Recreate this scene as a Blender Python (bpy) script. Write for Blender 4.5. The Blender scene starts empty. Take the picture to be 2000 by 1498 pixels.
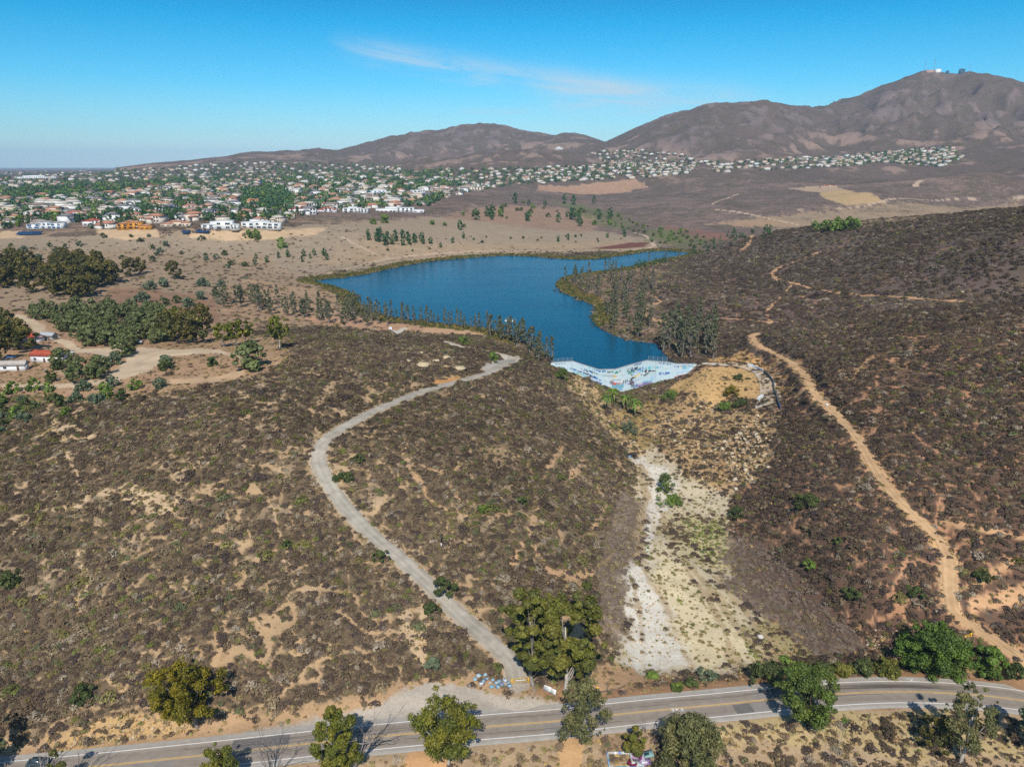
import bpy, math, random
import numpy as np
from mathutils import Vector
R = math.radians
S = bpy.context.scene
COL = S.collection
# ------------------------------------------------------------------ camera, sky, sun
F, CX, CY, PITCH, CAMZ = 1388.0, 1000.0, 749.0, R(17.0), 120.0
cam_d = bpy.data.cameras.new("camera"); cam = bpy.data.objects.new("camera", cam_d); COL.objects.link(cam)
cam.location = (0, 0, CAMZ); cam.rotation_euler = (R(90) - PITCH, 0, 0)
cam_d.sensor_width = 36; cam_d.lens = 36 * F / 2000; cam_d.clip_start = 1; cam_d.clip_end = 90000
S.camera = cam
SUN_EL = R(46)
w = bpy.data.worlds.new("World"); S.world = w; w.use_nodes = True
def build_world():
    nt = w.node_tree; N = nt.nodes; L = nt.links; N.clear()
    out = N.new("ShaderNodeOutputWorld"); bg = N.new("ShaderNodeBackground"); L.new(bg.outputs[0], out.inputs[0])
    sky = N.new("ShaderNodeTexSky"); sky.sky_type = 'NISHITA'; sky.sun_disc = False
    sky.sun_elevation = SUN_EL; sky.sun_rotation = R(182); sky.air_density = 1.0; sky.dust_density = 0.4; sky.ozone_density = 2.5
    tc = N.new("ShaderNodeTexCoord"); sx = N.new("ShaderNodeSeparateXYZ"); L.new(tc.outputs["Generated"], sx.inputs[0])
    ramp = N.new("ShaderNodeValToRGB"); cr = ramp.color_ramp
    L.new(sx.outputs[2], ramp.inputs[0])
    pts = SKY_RAMP
    while len(cr.elements) < len(pts): cr.elements.new(0.5)
    for e, (p, c) in zip(cr.elements, pts): e.position = p; e.color = (*c, 1)
    mul = N.new("ShaderNodeMixRGB"); mul.blend_type = 'MULTIPLY'; mul.inputs[0].default_value = 1
    L.new(sky.outputs[0], mul.inputs[1]); L.new(ramp.outputs[0], mul.inputs[2])
    # thin cirrus: streaky noise in direction space (azimuth, elevation)
    def m(op, a, b=None, c=None):
        n = N.new("ShaderNodeMath"); n.operation = op
        for i, v in enumerate((a, b, c)):
            if v is None: continue
            if isinstance(v, (int, float)): n.inputs[i].default_value = v
            else: L.new(v, n.inputs[i])
        return n.outputs[0]
    az = m('ARCTAN2', sx.outputs[0], sx.outputs[1]); el = m('ARCSINE', sx.outputs[2])
    def band(a0, e0, a1, e1, hw, scale, seed, amt):
        ln = math.hypot(a1 - a0, e1 - e0); ux, uy = (a1 - a0) / ln, (e1 - e0) / ln
        u = m('ADD', m('MULTIPLY', m('SUBTRACT', az, a0), ux), m('MULTIPLY', m('SUBTRACT', el, e0), uy))
        v = m('ADD', m('MULTIPLY', m('SUBTRACT', az, a0), -uy), m('MULTIPLY', m('SUBTRACT', el, e0), ux))
        cv = N.new("ShaderNodeCombineXYZ"); L.new(m('MULTIPLY', u, scale), cv.inputs[0]); L.new(m('MULTIPLY', v, scale * 7), cv.inputs[1]); cv.inputs[2].default_value = seed
        no = N.new("ShaderNodeTexNoise"); no.inputs["Scale"].default_value = 1; no.inputs["Detail"].default_value = 7; no.inputs["Roughness"].default_value = .62
        no.inputs["Distortion"].default_value = .6
        L.new(cv.outputs[0], no.inputs[0])
        warp = m('MULTIPLY', m('SUBTRACT', no.outputs[0], .5), hw * 2.2)
        dv = m('DIVIDE', m('ADD', v, warp), hw)
        g = m('POWER', 2.718, m('MULTIPLY', m('MULTIPLY', dv, dv), -1.0))
        uu = m('DIVIDE', u, ln)
        ends = m('MULTIPLY', m('MINIMUM', m('MAXIMUM', m('MULTIPLY', uu, 6), 0), 1), m('MINIMUM', m('MAXIMUM', m('MULTIPLY', m('SUBTRACT', 1, uu), 5), 0), 1))
        tex = m('MINIMUM', m('MAXIMUM', m('MULTIPLY', m('SUBTRACT', no.outputs[0], .28), 2.0), 0), 1)
        return m('MULTIPLY', m('MULTIPLY', m('MULTIPLY', g, ends), tex), amt)
    def ae(px, py):
        d = ray(px, py); return math.atan2(d[0], d[1]), math.asin(d[2] / np.linalg.norm(d))
    c1 = band(*ae(630, 82), *ae(1330, 192), .013, 9, 1.3, .95)
    c2 = band(*ae(1010, 168), *ae(1530, 206), .019, 8, 7.7, .95)
    c3 = band(*ae(890, 218), *ae(1060, 220), .004, 10, 4.1, .5)
    cl = m('MINIMUM', m('ADD', m('ADD', c1, c2), c3), .8)
    mx = N.new("ShaderNodeMixRGB"); L.new(cl, mx.inputs[0]); L.new(mul.outputs[0], mx.inputs[1]); mx.inputs[2].default_value = (6.2, 7.6, 8.6, 1)
    L.new(mx.outputs[0], bg.inputs[0]); bg.inputs[1].default_value = 0.095
def ray(px, py):
    xc = (np.asarray(px, float) - CX) / F; yc = (CY - np.asarray(py, float)) / F
    return np.stack(np.broadcast_arrays(xc, math.cos(PITCH) + yc * math.sin(PITCH), -math.sin(PITCH) + yc * math.cos(PITCH)), -1)
SKY_RAMP = [(0.0, (1.25, 1.45, 1.5)), (.04, (.72, 1.2, 1.42)), (.10, (.28, 1.1, 1.46)), (.17, (.02, .94, 1.34)), (.215, (.0, .70, 1.08)), (.5, (.55, .9, 1.05)), (1.0, (1, 1, 1))]
build_world()
sun_d = bpy.data.lights.new("sun", 'SUN'); sun_d.energy = 4.5; sun_d.angle = R(.5); sun_d.color = (1, .95, .87)
sun = bpy.data.objects.new("sun", sun_d); COL.objects.link(sun)
SUN_AZ = R(2.0)
_d = Vector((math.sin(SUN_AZ) * math.cos(SUN_EL), math.cos(SUN_AZ) * math.cos(SUN_EL), -math.sin(SUN_EL)))
sun.rotation_euler = _d.to_track_quat('-Z', 'Y').to_euler(); sun.location = (0, -200, 300)
S.view_settings.view_transform = 'Standard'; S.view_settings.look = 'None'; S.view_settings.gamma = 1
S.view_settings.exposure = 0.0
S.cycles.max_bounces = 4; S.cycles.diffuse_bounces = 2; S.cycles.glossy_bounces = 2; S.cycles.transmission_bounces = 2; S.cycles.volume_bounces = 0; S.cycles.transparent_max_bounces = 8
S.cycles.use_denoising = False
K = 1.15   # a diffuse white in the sun shows at about this linear value; colours below are read off the sunlit photo and divided by it
def c8(r, g, b, k=None):
    f = lambda v: ((v / 255 + .055) / 1.055) ** 2.4 if v > 10 else v / 255 / 12.92
    k = k or K
    return np.array([min(.85, f(r) / k), min(.85, f(g) / k), min(.85, f(b) / k)])
rng = np.random.default_rng(7)
# ------------------------------------------------------------------ small helpers
def hsh(ix, iy, seed):
    h = (ix.astype(np.int64) * 374761393 + iy.astype(np.int64) * 668265263 + seed * 1442695041) & 0xFFFFFFFF
    h = ((h ^ (h >> 13)) * 1274126177) & 0xFFFFFFFF
    return ((h ^ (h >> 16)) & 0xFFFF) / 65535.0
def vnoise(x, y, seed=0):
    x = np.asarray(x, float); y = np.asarray(y, float)
    x0 = np.floor(x); y0 = np.floor(y); fx = x - x0; fy = y - y0
    fx = fx * fx * fx * (fx * (fx * 6 - 15) + 10); fy = fy * fy * fy * (fy * (fy * 6 - 15) + 10)
    a = hsh(x0, y0, seed); b = hsh(x0 + 1, y0, seed); c = hsh(x0, y0 + 1, seed); d = hsh(x0 + 1, y0 + 1, seed)
    return (a + (b - a) * fx) * (1 - fy) + (c + (d - c) * fx) * fy
def fbm(x, y, wl, octv=4, seed=0, gain=.5):
    s = 0; a = 1; t = 0; x = np.asarray(x) / wl; y = np.asarray(y) / wl
    for i in range(octv):
        ca, sa = math.cos(i * 1.1), math.sin(i * 1.1)
        s = s + a * vnoise(x * ca - y * sa, x * sa + y * ca, seed + i * 17); t += a; a *= gain; x = x * 2.03; y = y * 2.03
    return s / t - .5
def sstep(a, b, x):
    t = np.clip((x - a) / (b - a), 0, 1); return t * t * (3 - 2 * t)
def tag(o, label=None, cat=None, group=None, kind=None):
    if label: o['label'] = label
    if cat: o['category'] = cat
    if group: o['group'] = group
    if kind: o['kind'] = kind
    return o
def mesh(name, v, quads=None, tris=None, col=None, mat=None, smooth=False, midx=None):
    me = bpy.data.meshes.new(name); v = np.asarray(v, np.float32)
    q = np.zeros((0, 4), np.int32) if quads is None else np.asarray(quads, np.int32).reshape(-1, 4)
    t = np.zeros((0, 3), np.int32) if tris is None else np.asarray(tris, np.int32).reshape(-1, 3)
    me.vertices.add(len(v)); me.vertices.foreach_set("co", v.ravel())
    me.loops.add(q.size + t.size); me.loops.foreach_set("vertex_index", np.concatenate([q.ravel(), t.ravel()]).astype(np.int32))
    n = len(q) + len(t); me.polygons.add(n)
    st = np.concatenate([np.arange(len(q)) * 4, q.size + np.arange(len(t)) * 3]).astype(np.int32)
    me.polygons.foreach_set("loop_start", st)
    if smooth: me.polygons.foreach_set("use_smooth", np.ones(n, bool))
    for mm in (mat if isinstance(mat, (list, tuple)) else [mat]):
        if mm: me.materials.append(mm)
    if midx is not None: me.polygons.foreach_set("material_index", np.asarray(midx, np.int32))
    if col is not None:
        c = np.ones((len(v), 4), np.float32); c[:, :3] = col
        at = me.color_attributes.new("Col", 'FLOAT_COLOR', 'POINT'); at.data.foreach_set("color", c.ravel())
    me.update(calc_edges=True); me.validate()
    return me
def link(name, data, parent=None, loc=None, rz=0, scale=None):
    o = bpy.data.objects.new(name, data); COL.objects.link(o)
    if parent: o.parent = parent
    if loc is not None: o.location = loc
    if rz: o.rotation_euler = (0, 0, rz)
    if scale is not None: o.scale = scale
    return o
class MB:
    """collects coloured polygons and builds ONE mesh"""
    def __init__(s): s.v = []; s.q = []; s.t = []; s.c = []; s.n = 0
    def add(s, v, q=None, t=None, col=(1, 1, 1)):
        v = np.asarray(v, float)
        if q is not None: s.q.append(np.asarray(q).reshape(-1, 4) + s.n)
        if t is not None: s.t.append(np.asarray(t).reshape(-1, 3) + s.n)
        s.v.append(v); s.c.append(np.broadcast_to(np.asarray(col, float), (len(v), 3))); s.n += len(v); return s
    def box(s, x0, x1, y0, y1, z0, z1, col=(1, 1, 1), rz=0, org=(0, 0, 0)):
        v = np.array([[x, y, z] for z in (z0, z1) for y in (y0, y1) for x in (x0, x1)], float)
        if rz: c, sn = math.cos(rz), math.sin(rz); v[:, :2] = v[:, :2] @ np.array([[c, sn], [-sn, c]])
        return s.add(v + np.asarray(org), q=[[0, 1, 5, 4], [1, 3, 7, 5], [3, 2, 6, 7], [2, 0, 4, 6], [4, 5, 7, 6], [2, 3, 1, 0]], col=col)
    def tube(s, path, rad, sides=6, col=(1, 1, 1), cap=True):
        path = np.asarray(path, float); n = len(path); rad = np.broadcast_to(rad, (n,))
        tg = np.gradient(path, axis=0); tg /= np.linalg.norm(tg, axis=1)[:, None] + 1e-9
        ref = np.where(np.abs(tg[:, 2:3]) > .9, [[1., 0, 0]], [[0, 0, 1.]])
        a = np.cross(tg, ref); a /= np.linalg.norm(a, axis=1)[:, None] + 1e-9; b = np.cross(tg, a)
        ph = np.arange(sides) * 2 * math.pi / sides
        v = path[:, None] + rad[:, None, None] * (np.cos(ph)[None, :, None] * a[:, None] + np.sin(ph)[None, :, None] * b[:, None])
        i = np.arange(n - 1)[:, None] * sides; j = np.arange(sides)[None]; j2 = (j + 1) % sides
        q = np.stack([i + j, i + j2, i + sides + j2, i + sides + j], -1).reshape(-1, 4)
        v = v.reshape(-1, 3); t = []
        if cap:
            v = np.vstack([v, path[-1]]); k = len(v) - 1; o = (n - 1) * sides
            t = [[o + x, o + (x + 1) % sides, k] for x in range(sides)]
        s.add(v, q=q, t=t if len(t) else None, col=col); return s
    def cards(s, p, nrm, size, col, asp=1.0):
        n = len(p); nrm = nrm / (np.linalg.norm(nrm, axis=1)[:, None] + 1e-9)
        r = rng.normal(size=(n, 3)); a = np.cross(nrm, r); a /= np.linalg.norm(a, axis=1)[:, None] + 1e-9; b = np.cross(nrm, a)
        sz = np.broadcast_to(size, (n,))[:, None]
        a = a * sz * asp; b = b * sz
        k1, k2 = .55 + .5 * rng.random((n, 1)), .55 + .5 * rng.random((n, 1))
        v = np.stack([p - a * k1 - b * .3, p + a * .2 - b * k2, p + a * k2 + b * .35, p - a * .15 + b * k1], 1).reshape(-1, 3)
        s.add(v, q=np.arange(n * 4).reshape(-1, 4), col=np.repeat(np.broadcast_to(col, (n, 3)), 4, 0)); return s
    def data(s, name, mat, smooth=False):
        return mesh(name, np.vstack(s.v), np.vstack(s.q) if s.q else None, np.vstack(s.t) if s.t else None, np.vstack(s.c), mat, smooth)
    def build(s, name, mat, parent=None, loc=None, rz=0, smooth=False): return link(name, s.data(name, mat, smooth), parent, loc, rz)
ONES = "first second third fourth fifth sixth seventh eighth ninth tenth eleventh twelfth thirteenth fourteenth fifteenth sixteenth seventeenth eighteenth nineteenth".split()
TENS = "twenty thirty forty fifty sixty seventy eighty ninety".split(); TENTH = "twentieth thirtieth fortieth fiftieth sixtieth seventieth eightieth ninetieth".split()
def ordinal(n):
    if n > 20: return "%d%s" % (n, {1: "st", 2: "nd", 3: "rd"}.get(n % 10, "th") if not 10 < n % 100 < 14 else "th")
    if n < 20: return ONES[n - 1]
    t, u = divmod(n, 10); return TENTH[t - 2] if u == 0 else TENS[t - 2] + "-" + ONES[u - 1]
# ------------------------------------------------------------------ materials
def new_mat(name):
    m = bpy.data.materials.new(name); m.use_nodes = True; nt = m.node_tree
    return m, nt, nt.nodes["Principled BSDF"]
def vmat(name, rough=.8, nscale=2.0, namt=.25, spec=.2, bump=0.0, tint=False, metal=0):
    m, nt, b = new_mat(name); N, L = nt.nodes, nt.links
    at = N.new("ShaderNodeAttribute"); at.attribute_name = "Col"; c = at.outputs["Color"]
    if tint:
        ti = N.new("ShaderNodeAttribute"); ti.attribute_type = 'INSTANCER'; ti.attribute_name = "tint"
        mu = N.new("ShaderNodeMixRGB"); mu.blend_type = 'MULTIPLY'; mu.inputs[0].default_value = 1
        L.new(c, mu.inputs[1]); L.new(ti.outputs["Color"], mu.inputs[2]); c = mu.outputs[0]
    no = N.new("ShaderNodeTexNoise"); no.inputs["Scale"].default_value = nscale; no.inputs["Detail"].default_value = 4
    ge = N.new("ShaderNodeNewGeometry"); L.new(ge.outputs["Position"], no.inputs[0])
    mr = N.new("ShaderNodeMapRange"); mr.inputs[1].default_value = .25; mr.inputs[2].default_value = .75
    mr.inputs[3].default_value = 1 - namt; mr.inputs[4].default_value = 1 + namt; L.new(no.outputs[0], mr.inputs[0])
    mx = N.new("ShaderNodeVectorMath"); mx.operation = 'SCALE'; L.new(c, mx.inputs[0]); L.new(mr.outputs[0], mx.inputs["Scale"])
    L.new(mx.outputs[0], b.inputs["Base Color"]); b.inputs["Roughness"].default_value = rough; b.inputs["Specular IOR Level"].default_value = spec
    b.inputs["Metallic"].default_value = metal
    if bump:
        bu = N.new("ShaderNodeBump"); bu.inputs["Strength"].default_value = bump; bu.inputs["Distance"].default_value = .1; L.new(no.outputs[0], bu.inputs["Height"]); L.new(bu.outputs[0], b.inputs["Normal"])
    return m
M_LEAF = vmat("leaf", .55, .5, .2, .25)
M_BARK = vmat("bark", .9, 1.2, .35, .1)
M_SCRUB = vmat("scrub_twigs", .9, .8, .2, .05, tint=True)
M_ROCK = vmat("rock", .9, 1.5, .3, .15, bump=.6)
M_PAINT = vmat("painted_surface", .7, .6, .1, .3)
M_WALL = vmat("plaster", .85, .3, .1, .15)
M_ROOF = vmat("roof_tile", .85, .8, .25, .1)
M_METAL = vmat("metal", .45, 1, .1, .5, metal=.4)
M_GLASS = vmat("window_glass", .15, 1, .1, .6)
M_CONC = vmat("concrete", .9, .8, .15, .15)
M_SPRAY = vmat("sprayed_concrete", .75, .9, .08, .2)
M_DIRT = vmat("packed_dirt", .95, .35, .22, .08)

#@@TERRAIN
# ------------------------------------------------------------------ terrain height
LAKE_Z = 14.0
CT = """
-200 1560 0;0 1520 0;207 1494 0;399 1474 0;620 1450 0;780 1434 0;936 1420 0;1094 1407 0;1250 1390 0;1400 1376 0;1500 1366 0;1650 1354 0;1794 1351 0;1896 1355 0;2000 1367 0;2150 1395 0
0 1440 1.5;120 1420 2;300 1395 2.5;480 1375 2;620 1360 2;760 1320 2.5;880 1310 2;1000 1300 1.5
-150 1300 5;0 1300 6;150 1300 7;300 1300 7.5;450 1300 7;600 1280 6;760 1240 6;900 1250 4
-150 1150 11;0 1150 12;200 1150 13;400 1150 14;600 1150 13;760 1120 11;900 1150 8;1000 1200 4.5;1100 1200 2;1180 1220 -1.5
-150 1000 18;0 1000 19;200 1000 21;400 1000 23;600 1000 22;760 1000 20;900 1020 16;1000 1040 12;1100 1050 6.5;1180 1080 0
-150 880 24;0 880 26;200 880 29;400 880 32;600 880 31;760 880 29;900 880 26;1000 880 21;1100 900 14;1180 930 5
0 800 29;200 800 33;400 800 37;600 790 37;760 790 33;900 790 29;1000 790 24;1080 800 18;1140 800 12
0 750 31;200 750 33;400 740 38;600 720 40;760 720 37;900 720 30;960 715 27;1000 703 24;1040 712 22;1070 716 19.5
0 700 31;120 700 31;250 700 32;400 690 37;550 680 39;700 670 38;800 670 33;900 675 29;980 680 24;1020 680 20
0 640 29;150 640 28;300 640 28;420 660 30;500 655 31;560 655 32
0 590 28;150 590 27;300 580 26;420 570 23;520 570 18;580 560 16;640 600 16;600 620 17.5;700 632 16;800 645 15.5;900 650 15;980 660 15;1060 690 16
0 540 29;200 540 27;350 520 25;480 520 20;560 525 17
0 500 34;200 490 32;400 480 32;600 510 20;600 480 31;750 490 22;900 480 22;700 455 40
0 462 42;150 460 43;250 456 45;400 450 47;500 446 47;620 440 46
0 430 50;200 425 53;400 425 52;560 425 51;0 400 57;200 395 60;400 395 60;560 400 58;0 370 66;200 370 68;400 370 70;600 370 70
0 345 74;200 345 80;400 345 85;600 345 88;0 333 76;200 334 80;400 333 95
700 415 51;830 415 48;700 390 60;850 385 60;700 365 74;850 365 72;750 340 88;900 345 82;1000 345 80
900 430 40;1000 420 38;900 395 56;1000 385 52;1000 450 30;900 470 26;1000 475 20;1100 480 17;1150 470 17.5;1200 470 17.5;1240 475 16.5
1100 420 32;1180 410 30;1100 385 45;1180 375 48;1200 440 21;1290 455 18;1290 470 16.5;1200 350 72;1100 345 78
1350 482 16.5;1400 455 22;1380 430 27;1350 400 40;1300 375 52;1400 380 52;1330 350 74;1450 350 80
1500 420 33;1500 390 50;1600 385 56;1640 362 74;1700 378 66;1800 380 60;1750 350 84;1850 350 86;1950 355 84;2050 360 80
1650 430 30;1750 425 32;1850 410 38;1950 395 46;1600 440 25;1550 445 24
1360 500 17;1420 480 24;1460 468 34;1500 460 44;1600 450 54;1700 440 62;1800 430 70;1900 418 77;2000 406 84;2150 395 92
1450 500 26;1600 500 40;1800 500 56;2000 500 66
1350 530 19;1500 540 27;1650 550 35;1850 560 45;2000 560 50
1300 580 17;1420 590 22;1500 600 25;1650 600 31;1850 590 40;2000 585 44
1250 640 16;1350 640 18;1420 640 21;1500 632 24;1650 608 30
1290 700 17;1330 690 17.5;1400 680 18.5;1450 665 23
1480 672 26;1545 705 27;1590 765 28;1660 840 27;1700 905 25;1770 990 22;1850 1090 16;1865 1200 9;1940 1250 6;1990 1290 4
1500 655 30;1600 640 37;1750 615 43;1900 600 48;2000 594 51;2150 590 56
1620 720 34;1800 720 42;2000 720 49;2150 720 53;1750 850 31;1900 850 36;2000 850 40;2150 850 44;1850 980 25;2000 980 29;2150 980 33
1930 1100 17.5;2050 1100 20;1930 1180 11;2050 1180 14;2050 1280 6;2150 1300 8
1370 712 19;1430 715 18.5;1480 722 18.5;1510 760 18;1515 795 17.5;1400 745 17;1350 750 15;1440 780 13.5;1400 790 10;1330 765 10;1290 775 5.5;1340 810 6;1480 830 11;1540 830 17
1450 900 8;1400 880 5;1340 870 3.5;1500 920 11;1400 945 1;1350 930 0;1560 900 19;1600 850 25
1470 980 3;1550 980 12;1620 1000 16;1440 1040 -1.5;1520 1080 1;1620 1100 8;1700 1100 13;1580 1170 -1;1660 1180 3;1750 1180 7;1680 1260 -2;1780 1250 1.5;1820 1280 .5
1210 800 2;1230 850 .5;1250 890 -.5;1280 940 -1.5;1300 1000 -2.5;1340 1060 -3;1260 1060 -2.5;1300 1150 -3.5;1400 1150 -3.5;1240 1200 -3.5;1350 1250 -4;1480 1250 -4;1250 1300 -4;1400 1310 -4;1500 1300 -3.5;1600 1300 -2.5;1170 1000 1.5;1210 950 1;1180 870 5.5
1200 1340 -.3;1300 1345 -.6;1450 1330 -.8
0 1600 -1;500 1560 -1;900 1520 -1;1200 1500 -1;1500 1470 -1.5;1800 1460 -1;2100 1470 -1;1300 1600 -3;700 1650 -4;1800 1600 -4
"""
CD = """
0 327 14000 60;200 327 14000 60;-300 327 14000 60;500 330 9000 95;-200 345 3500 70;0 326.5 30000 60;300 326.5 30000 60;900 326 30000 90;1500 326 30000 110;2000 326 30000 110;-400 326 30000 40;2400 326 30000 100
300 328 6500 92;500 320 3600 125;650 315 3600 132;800 322 3000 118;760 330 2800 104
1000 322 2700 125;1080 328 2400 110;1150 322 2500 124;1180 300 3300 180;1250 298 3300 184;1330 306 3100 165;1250 325 2600 122;1400 322 2700 122;1450 335 2300 106;1330 335 2300 105
1600 315 2900 140;1700 305 3000 160;1850 288 3300 205;1860 308 2800 152;1700 325 2500 118;1560 328 2500 114;1930 320 2600 128;2100 315 2600 138;1950 335 2100 104;2100 335 2100 104
"""
cx, cyy, cz = [], [], []
for row in CT.replace("\n", ";").split(";"):
    if not row.strip(): continue
    a, b, z = map(float, row.split()); d = ray(a, b); t = (z - CAMZ) / d[2]; cx.append(d[0] * t); cyy.append(d[1] * t); cz.append(z)
for row in CD.replace("\n", ";").split(";"):
    if not row.strip(): continue
    a, b, D, z = map(float, row.split()); d = ray(a, b); t = D / math.hypot(d[0], d[1]); cx.append(d[0] * t); cyy.append(d[1] * t); cz.append(z)
cx, cyy, cz = map(np.array, (cx, cyy, cz))
P0 = np.stack([np.arctan2(cx, cyy), np.log(np.hypot(cx, cyy))], 1)
def tps(a, b):
    d2 = ((a[:, None] - b[None]) ** 2).sum(-1); return .5 * d2 * np.log(d2 + 1e-12)
n = len(P0); A = np.zeros((n + 3, n + 3)); A[:n, :n] = tps(P0, P0) + np.eye(n) * 1.5e-4; A[:n, n] = 1; A[:n, n + 1:] = P0; A[n:, :n] = A[:n, n:].T
sol = np.linalg.solve(A, np.concatenate([cz, [0, 0, 0]]))
TH_f = np.radians(np.linspace(-47, 47, 761))
TH = np.concatenate([np.radians(np.array([-180, -150, -120, -100, -85, -72, -62, -54, -50])), TH_f, np.radians(np.array([50, 54, 62, 72, 85, 100, 120, 150, 180]))])
LR = np.concatenate([np.linspace(math.log(12), math.log(95), 40)[:-1], np.arange(math.log(95), math.log(1000), .005), np.arange(math.log(1000), math.log(6000), .009), np.linspace(math.log(6000), math.log(30000), 60)])
ct = np.radians(np.linspace(-47, 47, 235)); cr_ = np.linspace(math.log(95), math.log(30000), 420)
gt, gr = np.meshgrid(ct, cr_, indexing='ij'); Q = np.stack([gt.ravel(), gr.ravel()], 1)
cv = np.concatenate([tps(q, P0) @ sol[:n] for q in np.array_split(Q, 60)]) + sol[n] + Q @ sol[n + 1:]
cv = cv.reshape(gt.shape)
def bil(T, L_, Zg, th, lr):
    th = np.clip(th, T[0], T[-1]); lr = np.clip(lr, L_[0], L_[-1])
    i = np.clip(np.searchsorted(T, th) - 1, 0, len(T) - 2); j = np.clip(np.searchsorted(L_, lr) - 1, 0, len(L_) - 2)
    u = (th - T[i]) / (T[i + 1] - T[i]); v = (lr - L_[j]) / (L_[j + 1] - L_[j])
    return Zg[i, j] * (1 - u) * (1 - v) + Zg[i + 1, j] * u * (1 - v) + Zg[i, j + 1] * (1 - u) * v + Zg[i + 1, j + 1] * u * v
GT, GR = np.meshgrid(TH, LR, indexing='ij'); RR = np.exp(GR); GX = RR * np.sin(GT); GY = RR * np.cos(GT)
Z = bil(ct, cr_, cv, GT, GR)
Z = np.where(GR < math.log(95), bil(ct, cr_, cv, GT, np.full_like(GR, math.log(95.5))), Z)
back = sstep(R(55), R(110), np.abs(GT)); Z = Z * (1 - back) + back * 2.0
# roughness
inner = 1 - back
Z = Z + inner * (fbm(GX, GY, 22, 4, 3) * 2.2 * sstep(100, 260, RR) * (1 - sstep(700, 1200, RR)) + fbm(GX, GY, 7, 2, 5) * .7 * (1 - sstep(300, 600, RR)))
Z = Z + inner * fbm(GX, GY, 160, 4, 9) * 9 * sstep(800, 1300, RR) * (1 - sstep(2600, 5000, RR)) * sstep(R(4), R(9), GT)
# ridges on the skyline: each one a crest line in the world with its own foot and spurs
def ridge(pts, D, foot, backw, seed, spur=.5, wl=420):
    global Z
    pts = np.array(pts, float); d = ray(pts[:, 0], pts[:, 1]); D = np.broadcast_to(np.asarray(D, float), (len(pts),))
    th = np.arctan2(d[:, 0], d[:, 1]); zt = CAMZ + D * d[:, 2] / np.hypot(d[:, 0], d[:, 1])
    top = np.interp(TH, th, zt, left=-1e9, right=-1e9); DD = np.interp(TH, th, D)
    ed = np.minimum(np.clip((TH - th[0]) / R(1.5), 0, 1), np.clip((th[-1] - TH) / R(1.5), 0, 1))
    base = bil(TH, LR, Z, TH, np.log(DD))
    h = np.where(top > -1e8, top - base, 0); h = np.maximum(h, 0)
    # smooth the crest a little
    x = (RR - DD[:, None]); front = np.clip(1 + x / foot, 0, 1); rear = np.clip(1 - x / backw, 0, 1)
    n1 = np.abs(fbm(GX, GY, wl, 5, seed, .5)) * 2; n2 = fbm(GX, GY, wl * .45, 4, seed + 5) + .9 * np.abs(fbm(GX, GY, wl * .3, 3, seed + 9))
    fp = np.where(x < 0, front, rear)
    prof = fp ** 1.25 * (1 - .15 * (1 - fp))
    mid = 4 * fp * (1 - fp)
    add = h[:, None] * (prof - mid * spur * (n1 * 1.15 + n2 * .5 - .12))
    Z = np.maximum(Z, np.where(h[:, None] > 0, bil(TH, LR, Z, GT, np.minimum(GR, np.log(DD)[:, None] + .3)) + np.maximum(add, 0), Z))
SKY_A = [(1165, 286), (1200, 269), (1240, 250), (1290, 226), (1330, 214), (1370, 206), (1400, 199), (1430, 201), (1470, 199), (1500, 195), (1530, 199), (1560, 205), (1585, 209), (1615, 203), (1640, 195), (1700, 176), (1760, 152), (1785, 143), (1805, 138), (1830, 137), (1870, 140), (1910, 141), (1940, 146), (1960, 150), (2000, 160), (2060, 175), (2150, 200), (2300, 230), (2500, 270)]
DA = [3900, 3900, 3850, 3800, 3750, 3700, 3700, 3700, 3700, 3750, 3850, 3950, 4100, 4300] + [4500] * 15
SKY_B = [(600, 305), (650, 296), (700, 284), (735, 273), (760, 267), (800, 258), (860, 252), (890, 246), (915, 242), (940, 240), (965, 240), (990, 243), (1015, 248), (1060, 258), (1085, 261), (1105, 259), (1125, 258), (1145, 264), (1170, 273), (1200, 285), (1260, 300)]
SKY_C = [(225, 328), (262, 323), (300, 318), (340, 315), (420, 307), (455, 302), (480, 298), (520, 295), (580, 291), (620, 290), (660, 293), (700, 297), (760, 305)]
SKY_D = [(740, 330), (800, 314), (850, 300), (900, 292), (960, 290), (1000, 292), (1060, 290), (1100, 293), (1140, 302), (1180, 316)]
ridge(SKY_C, 4300, 1100, 1500, 21, .35)
ridge(SKY_B, 4400, 1300, 1800, 33, .55)
ridge(SKY_A, DA, 1500, 2500, 47, .75)
ridge(SKY_D, 2850, 420, 500, 61, .4, 260)
mz = sstep(30, 90, Z - bil(ct, cr_, cv, GT, GR)) * sstep(2200, 2600, RR) * (RR < 9000)
Z = Z - mz * (np.abs(fbm(GX, GY, 190, 4, 91)) * 60 + np.abs(fbm(GX, GY, 80, 3, 92)) * 22 - 6)
ZR0 = Z.copy()
def plane_pick(pts, z):
    p = np.array(pts, float); d = ray(p[:, 0], p[:, 1]); t = (z - CAMZ) / d[:, 2]; return np.stack([d[:, 0] * t, d[:, 1] * t], 1)
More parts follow.
